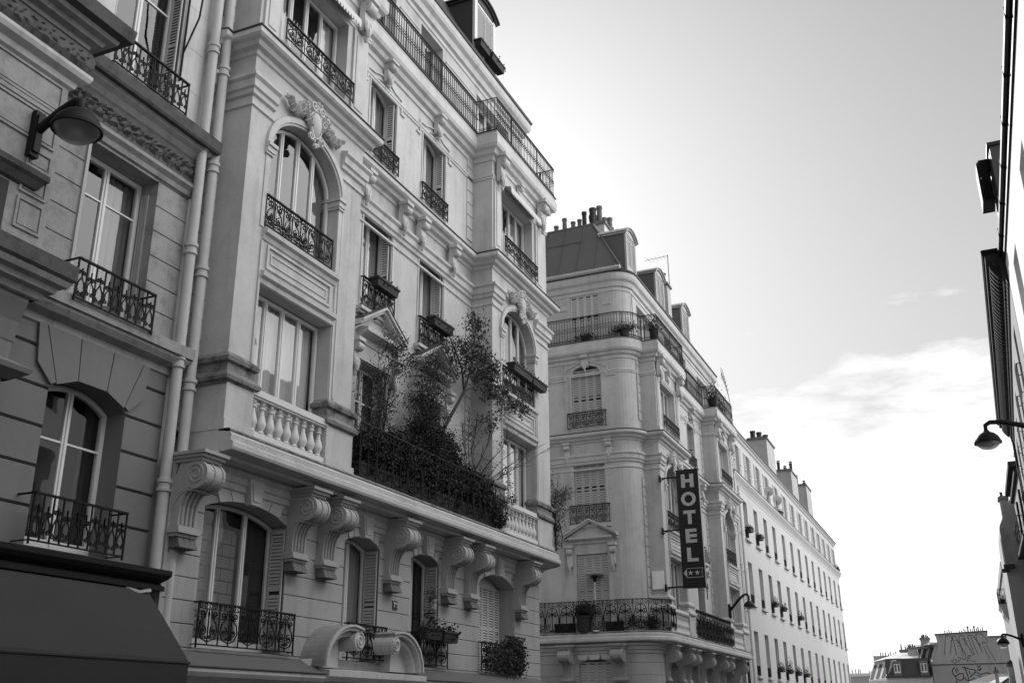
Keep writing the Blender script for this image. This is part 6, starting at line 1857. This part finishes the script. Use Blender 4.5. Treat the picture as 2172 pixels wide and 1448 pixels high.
leafy('dense_conifer', [(-10.38, 18.75, 8.05, .28, .5, .6, 1.1), (-10.38, 19.35, 8.95, .28, .45, .6, 1.5), (-10.4, 19.3, 8.1, .28, .55, .5, 0.8), (-10.35, 19.0, 7.5, .3, .6, .4, 1.0)], 11000, 0.055, LEAF, 'dark bushy evergreen rising past the second pediment on the planted balcony', 'shrub', 32, stems=st, origin=(bx0, 19.0, 6.24), aspect=0.3)
# the leafy tree leaning out over the balcony
tr = [([(-10.45, 19.35, 6.2), (-10.42, 19.55, 7.1), (-10.38, 19.95, 7.9), (-10.33, 20.45, 8.55), (-10.3, 20.75, 8.95)], 0.05, 0.036),
      ([(-10.3, 20.75, 8.95), (-10.3, 20.6, 9.5), (-10.32, 20.2, 9.9), (-10.32, 19.85, 10.2)], 0.03, 0.01),
      ([(-10.3, 20.75, 8.95), (-10.28, 21.1, 9.7), (-10.3, 21.3, 10.4), (-10.3, 21.35, 11.1)], 0.028, 0.008),
      ([(-10.3, 20.75, 8.95), (-10.22, 21.5, 9.35), (-10.2, 22.3, 9.55), (-10.15, 23.2, 9.4), (-10.1, 23.9, 9.2)], 0.026, 0.007),
      ([(-10.28, 21.1, 9.7), (-10.25, 21.8, 10.1), (-10.25, 22.3, 10.5)], 0.018, 0.006),
      ([(-10.22, 21.5, 9.35), (-10.2, 22.0, 9.9), (-10.2, 22.5, 10.1)], 0.014, 0.006)]
tr += twigs((-10.28, 21.0, 9.5), [(-10.3, 21.3, 10.9), (-10.2, 22.0, 10.2), (-10.2, 22.6, 9.9), (-10.35, 20.4, 10.1)], 8, r0=0.010, sub=5)
leafy('balcony_tree', [(-10.3, 21.3, 10.6, .28, .32, .5, .9), (-10.3, 20.9, 9.9, .35, .55, .4, 1.1), (-10.25, 21.9, 9.9, .35, .6, .45, 1.7), (-10.2, 22.4, 9.4, .3, .6, .3, 1.1), (-10.12, 23.4, 9.25, .25, .6, .25, .7), (-10.3, 20.2, 9.8, .25, .35, .3, .4), (-10.25, 22.2, 8.6, .25, .5, .3, .4)], 3700, 0.095, LEAF2, 'slender leafy tree leaning right from the balcony, its crown overlapping the second bay', 'tree', 41, stems=tr, origin=(-10.45, 19.35, 6.2), droop=0.7)
st = twigs((-10.4, 21.2, 6.5), [(-10.3, 21.0, 8.6), (-10.3, 21.5, 8.7), (-10.2, 22.2, 8.5), (-10.1, 23.3, 8.6), (-10.0, 24.6, 8.5), (-9.95, 25.6, 8.7), (-10.3, 20.7, 8.2), (-10.1, 23.0, 7.9)], 12, r0=0.016, sub=6, spread=0.45)
leafy('bare_shrub', [(-10.3, 21.3, 8.0, .25, .5, .4, 1), (-10.2, 22.5, 8.0, .2, .5, .3, .5)], 420, 0.045, LEAF, 'nearly bare twiggy shrub arching across the second bay lower window', 'shrub', 51, stems=st, origin=(-10.4, 21.2, 6.24))
st = twigs((-10.5, 26.25, 5.9), [(-10.75, 26.5, 8.0), (-10.4, 26.7, 8.3), (-10.2, 26.7, 8.1), (-9.95, 26.7, 7.8), (-10.4, 26.4, 7.6)], 14, r0=0.012, sub=7, spread=0.25)
leafy('bamboo_clump', [(-10.45, 26.5, 7.5, .3, .22, .55, 1.5), (-10.2, 26.6, 7.1, .25, .2, .5, 1.1), (-9.98, 26.7, 7.5, .2, .15, .3, .5), (-10.35, 26.45, 6.5, .3, .2, .4, 1.2)], 4200, 0.075, LEAF2, 'feathery bamboo growing at the rounded end of the balcony beyond the second bay', 'shrub', 61, stems=st, origin=(-10.5, 26.25, 5.87), aspect=0.22, droop=0.5)
# climber on the baluster rail of bay two
leafy('climbing_plant', [(-10.2, 22.9, 6.5, .08, .35, .3, 1), (-10.22, 23.3, 6.8, .08, .3, .12, .6), (-10.22, 23.1, 7.3, .06, .35, .35, .5)], 620, 0.055, LEAF, 'ivy creeping over the left end of the second bay balustrade', 'plant', 62, origin=(-10.2, 22.7, 6.0))

def flower_box(fr, u0, u1, w0, w1, z0, z1, label, plants=0, pm=LEAF, seed=1, ph=0.2, group='flower boxes on the window rails'):
    root = empty('flower_box', fr((u0 + u1) / 2, (w0 + w1) / 2, z0), label, 'flower box', group)
    k = MB()
    t = 0.03
    vs = [fr(u, w, z) for z, e in ((z0, t), (z1, 0)) for u, w in ((u0 + e, w0 + e), (u1 - e, w0 + e), (u1 - e, w1 - e), (u0 + e, w1 - e))]
    k.add(vs, [(0, 1, 2, 3), (0, 1, 5, 4), (1, 2, 6, 5), (2, 3, 7, 6), (3, 0, 4, 7)])
    k.box(fr, u0 - 0.015, u1 + 0.015, w0 - 0.015, w1 + 0.015, z1 - 0.045, z1)
    k.build('box', PLANTER, root)
    if plants:
        rnd = random.Random(seed); k = MB()
        for _ in range(plants):
            u, w = rnd.uniform(u0, u1), rnd.uniform(w0, w1)
            z = z1 + abs(rnd.gauss(0, 1)) * ph * 0.6
            if rnd.random() < 0.2: z = z1 - rnd.uniform(0, 0.2); w = w1 + 0.03
            q = Vector(fr(u + rnd.gauss(0, .04), w + rnd.gauss(0, .03), z))
            d = Vector((rnd.gauss(0, 1), rnd.gauss(0, 1), rnd.gauss(0, 1))).normalized(); o = d.orthogonal().normalized()
            l_ = rnd.uniform(0.04, 0.09)
            k.add([q - d * l_ * .5, q + o * l_ * .3, q + d * l_ * .5, q - o * l_ * .3], [(0, 1, 2, 3)])
        k.build('foliage', pm, root)
    return root
flower_box(frB, 4.96, 5.86, RW + 0.10, RW + 0.32, 10.38, 10.58, 'dark empty flower box on the second-floor rail left of the evergreen', 60, seed=1, ph=.03)
flower_box(frB, 7.55, 8.52, RW + 0.10, RW + 0.34, 10.38, 10.60, 'dark flower box on the second-floor rail directly above the evergreen', 60, seed=2, ph=.03)
flower_box(frB, 10.98, 12.25, 0.04, 0.28, 10.22, 10.44, 'longer dark flower box under the second arched bay window', 60, seed=3, ph=.03)
flower_box(frB, 12.30, 13.30, 0.04, 0.28, 10.22, 10.43, 'shorter dark flower box hung at the right end of the second arched bay rail', 50, seed=4, ph=.03)
flower_box(frB, 7.00, 7.75, MW + 0.12, MW + 0.36, 3.16, 3.40, 'dark box with spiky stems beside the doorway scroll, under the third mezzanine window', 160, seed=5, ph=.30)
flower_box(frB, 7.80, 8.50, MW + 0.12, MW + 0.36, 3.14, 3.37, 'dark trough at the right end of the third mezzanine window rail', 130, seed=6, ph=.12)
k = empty('rail_ivy', frB(11.7, MW + 0.2, 2.7), 'thick dark ivy bush smothering the rail of the closed louvred window', 'plant')
rnd = random.Random(77); mbv = MB()
for _ in range(4800):
    t = rnd.random()
    u = rnd.gauss(11.9, 0.32) if t < 0.7 else rnd.uniform(10.3, 12.5)
    u = max(10.3, min(12.7, u))
    z = min(3.50, rnd.gauss(3.08, 0.20)) if t < 0.7 else rnd.uniform(2.6, 3.2)
    w = MW + 0.12 + abs(rnd.gauss(0, .07))
    q = Vector(frB(u, w, z)); d = Vector((rnd.gauss(0, 1), rnd.gauss(0, 1), rnd.gauss(0, 1))).normalized(); o = d.orthogonal().normalized(); l_ = rnd.uniform(.04, .08)
    mbv.add([q - d * l_ * .5, q + o * l_ * .35, q + d * l_ * .5, q - o * l_ * .35], [(0, 1, 2, 3)])
mbv.build('foliage', LEAF, k)
s_ = MB()
for i in range(9): s_.tube([frB(11.2 + i * .16, MW + 0.14, 2.62), frB(11.25 + i * .16, MW + 0.20, 2.95), frB(11.2 + i * .17, MW + 0.16, 3.25)], 0.012, 4)
s_.build('stem', BARK, k)
# hanging pot on the third mezzanine window's shutter
hp = empty('hanging_pot', frB(7.62, MW + 0.14, 3.82), 'small pale pot with flowers hung beside the shutter of the third mezzanine window', 'plant pot')
k = MB(); k.lathe(frB(7.72, MW + 0.10, 3.82), [(0.065, 0), (0.085, 0.17), (0.095, 0.175), (0.095, 0.20), (0.07, 0.2)], 12); k.build('pot', STEEL, hp, smooth=True)
k = MB(); k.tube([frB(8.16, MW - 0.02, 4.02), frB(7.72, MW + 0.10, 4.02)], 0.006, 4); k.build('hook', IRON, hp)
k = MB()
for _ in range(240):
    q = Vector(frB(7.60 + rnd.gauss(0, .09), MW + 0.12 + rnd.gauss(0, .05), 4.08 + rnd.gauss(0, .09))); d = Vector((rnd.gauss(0, 1), rnd.gauss(0, 1), rnd.gauss(0, 1))).normalized(); o = d.orthogonal().normalized(); l_ = rnd.uniform(.03, .06)
    k.add([q - d * l_ * .5, q + o * l_ * .35, q + d * l_ * .5, q - o * l_ * .35], [(0, 1, 2, 3)])
k.build('foliage', LEAF2, hp)

flower_box(frB, 11.05, 11.75, TW - 0.28, TW - 0.02, 20.86, 21.10, 'small dark trough under the left half of the roof dormer window', 60, seed=51, ph=.08)
flower_box(frB, 11.80, 12.75, TW - 0.28, TW + 0.02, 20.84, 21.08, 'longer dark trough under the right half of the roof dormer window', 90, seed=52, ph=.12)
# hotel balcony: patio heater and potted shrub
ht = empty('patio_heater', (-12.30, 36.2 - 0.6, 4.46), 'slim patio heater with a dish top behind the hotel corner balcony rail', 'heater')
k = MB(); k.lathe((-12.30, 35.6, 4.47), [(0.16, 0), (0.16, 0.05), (0.03, 0.08)], 16); k.build('base', STEEL, ht, smooth=True)
k = MB(); k.tube([(-12.30, 35.6, 4.5), (-12.30, 35.6, 6.28)], 0.022, 8); k.build('pole', STEEL, ht, smooth=True)
k = MB(); k.lathe((-12.30, 35.6, 6.22), [(0.05, 0), (0.07, 0.12), (0.14, 0.20), (0.14, 0.22)], 16); k.build('burner', LAMPM, ht, smooth=True)
k = MB(); k.lathe((-12.30, 35.6, 6.44), [(0.10, -0.02), (0.34, 0.02), (0.35, 0.045), (0.20, 0.09), (0.001, 0.12)], 20); k.build('dish', STEEL, ht, smooth=True)
pp = empty('potted_shrub', (-12.75, 35.62, 4.46), 'big dark tub with a bushy shrub beside the patio heater', 'potted plant')
k = MB(); k.lathe((-12.75, 35.62, 4.47), [(0.20, 0), (0.27, 0.48), (0.30, 0.50), (0.30, 0.56), (0.25, 0.56)], 16); k.build('tub', PLANTER, pp, smooth=True)
k = MB()
for _ in range(1500):
    q = Vector((-12.72 + rnd.gauss(0, .17), 35.55 + rnd.gauss(0, .1), 5.24 + rnd.gauss(0, .10))); d = Vector((rnd.gauss(0, 1), rnd.gauss(0, 1), rnd.gauss(0, 1))).normalized(); o = d.orthogonal().normalized(); l_ = rnd.uniform(.05, .09)
    k.add([q - d * l_ * .5, q + o * l_ * .35, q + d * l_ * .5, q - o * l_ * .35], [(0, 1, 2, 3)])
k.build('foliage', LEAF, pp)
for i, (x0, x1, lb) in enumerate(((-11.95, -11.30, 'dark trough just right of the patio heater behind the hotel balcony rail'), (-13.9, -13.15, 'dark trough left of the tub plant behind the hotel balcony rail'))):
    k = MB(); k.box(f3, x0, x1, 35.62, 35.86, 4.47, 4.80); k.box(f3, x0 - 0.02, x1 + 0.02, 35.60, 35.88, 4.74, 4.805)
    tag(k.build('planter_trough', PLANTER), lb, 'planter', 'troughs on the hotel balcony')
leafy('low_hedge', [(-11.1, 35.85, 4.80, .55, .16, .18, 1), (-10.45, 36.35, 4.80, .25, .35, .2, 1)], 2600, 0.06, LEAF, 'low dark hedge along the rounded corner of the hotel lower balcony', 'hedge', 71, origin=(-10.9, 36.0, 4.46))
leafy('low_hedge', [(-10.02, 43.5, 4.9, .16, 2.6, .35, 1)], 5200, 0.075, LEAF, 'dark hedge behind the hotel balcony rail between its two bays', 'hedge', 72, origin=(-10.0, 43.5, 4.46))
# pots on the hotel's top balcony
def tub_plant(x, y, z, r, h, s, label, n=500, seed=1, pm=LEAF):
    rnd = random.Random(seed)
    e = empty('potted_plant', (x, y, z), label, 'potted plant', 'potted plants on the hotel top balcony')
    k = MB(); k.lathe((x, y, z), [(r * 0.75, 0), (r, h), (r * 1.08, h), (r * 1.08, h + 0.04), (r * 0.9, h + 0.04)], 12); k.build('pot', PLANTER, e, smooth=True)
    k = MB()
    for _ in range(n):
        q = Vector((x + rnd.gauss(0, s[0]), y + rnd.gauss(0, s[1]), z + h + abs(rnd.gauss(0, s[2])))); d = Vector((rnd.gauss(0, 1), rnd.gauss(0, 1), rnd.gauss(0, 1))).normalized(); o = d.orthogonal().normalized(); l_ = rnd.uniform(.05, .10)
        k.add([q - d * l_ * .5, q + o * l_ * .3, q + d * l_ * .5, q - o * l_ * .3], [(0, 1, 2, 3)])
    k.build('foliage', pm, e)
tub_plant(-12.35, 35.66, 15.56, .16, .18, (.18, .08, .10), 'low dark planted bowl behind the top balcony rail below the closed shutters', 300, 1)
tub_plant(-10.75, 35.75, 15.56, .20, .25, (.30, .14, .12), 'wide dark plant tub in the rounded corner of the hotel top balcony', 700, 2)
tub_plant(-9.85, 36.75, 15.56, .18, .45, (.12, .15, .28), 'dark pot with upright stems where the hotel top balcony steps forward', 420, 3)
tub_plant(-9.85, 46.9, 15.56, .26, .40, (.15, .25, .40), 'big dark tub with tall stems at the hotel balcony corner nearest the white block', 700, 4)
tub_plant(-9.95, 48.6, 15.56, .22, .35, (.15, .5, .30), 'bushy tub plant on the farthest stretch of the hotel top balcony', 800, 5)
# spiked fan guard at the end of the hotel balcony
k = MB()
P = []
for i in range(13):
    a_ = R(5 + 85 * i / 12); P.append((-9.66, 48.4 + 1.9 * math.cos(R(90) - a_) , 15.9 + 1.9 * math.cos(a_)))
    c_, s_2 = math.cos(a_), math.sin(a_)
    k.tube([(-9.66, 48.4 + 1.6 * s_2, 15.9 + 1.6 * c_), (-9.66, 48.4 + 2.25 * s_2, 15.9 + 2.25 * c_)], 0.014, 3)
k.tube(P, 0.018, 4)
k.build('spiked_guard', IRON, C)
# flower boxes and dishes on the white block
frDs = frD
pos = [(0, 10.42, 'flower box on the topmost main row of the white block, nearest the hotel'), (1, 10.42, 'flower box second from the hotel on the topmost main row of the white block'),
       (2, 7.06, 'planted box on the middle row of the white block, third window from the hotel'), (3, 7.06, 'planted box on the middle row of the white block, fourth window from the hotel'),
       (5, 7.06, 'small planted box on the middle row of the white block, sixth window from the hotel'),
       (2, 3.52, 'planted box on the lower row of the white block, third window from the hotel'), (3, 3.52, 'largest bushy box on the lower row of the white block, fourth window from the hotel'),
       (4, 3.52, 'dark planted box on the lower row of the white block, fifth window from the hotel'), (5, 3.52, 'spiky planted box on the lower row of the white block, sixth window from the hotel')]
for i, (c_, z, lb) in enumerate(pos):
    y = YK[c_]; big = 1.8 if (c_ == 3 and z < 4) else 1.0
    flower_box(frD, y + 0.15, y + 0.95, 0.0, 0.28, z + 0.38, z + 0.60, lb, int(160 * big), seed=20 + i, ph=.12 * big if z > 10 else .28 * big, group='flower boxes on the white block')
for i, (c_, lb) in enumerate(((2, 'bright satellite dish on the attic ledge nearest the hotel'), (3, 'bright satellite dish on the attic ledge one window further along'))):
    y = YK[c_] + 0.9
    e = empty('satellite_dish', frD(y, 0.0, 13.6), lb, 'satellite dish', 'satellite dishes on the attic ledge')
    k = MB()
    c0 = Vector(frD(y, 0.30, 14.15)); ax_ = Vector((0.35, 0.85, 0.40)).normalized(); o = ax_.orthogonal().normalized(); o2 = ax_.cross(o)
    vs = [c0]
    for rr_, dd_ in ((0.16, -0.015), (0.31, -0.06)):
        for q in range(16): vs.append(c0 - ax_ * (-dd_) * 0 + ax_ * (-dd_) + (o * math.cos(PI * q / 8) + o2 * math.sin(PI * q / 8)) * rr_)
    k.add(vs, [(0, 1 + q, 1 + (q + 1) % 16) for q in range(16)] + [(1 + q, 17 + q, 17 + (q + 1) % 16, 1 + (q + 1) % 16) for q in range(16)])
    k.build('reflector', DISH, e, smooth=True)
    k = MB(); k.tube([frD(y, 0.0, 13.6), frD(y, 0.25, 13.75), tuple(c0)], 0.02, 5); k.tube([tuple(c0), tuple(c0 + ax_ * 0.3 - Vector((0, 0, .15)))], 0.012, 4); k.build('mount', IRON, e)
flower_box(frD, YK[4] + 0.1, YK[4] + 0.7, -0.1, 0.14, 13.7, 13.95, 'dark planter on the attic ledge of the white block beyond the dishes', 90, seed=40, ph=.15, group='flower boxes on the white block')
flower_box(frD, 94.6, 95.9, -0.1, 0.22, 13.62, 13.85, 'bushy planter at the far end of the attic ledge of the white block', 260, seed=41, ph=.35, group='flower boxes on the white block')
flower_box(Fr('right', 2.32), 74.2, 76.8, 0.05, 0.35, 8.3, 8.55, 'planter spilling over the far right balcony', 500, seed=42, ph=.35, group='flower boxes far down the street')
bpy.context.view_layer.update()
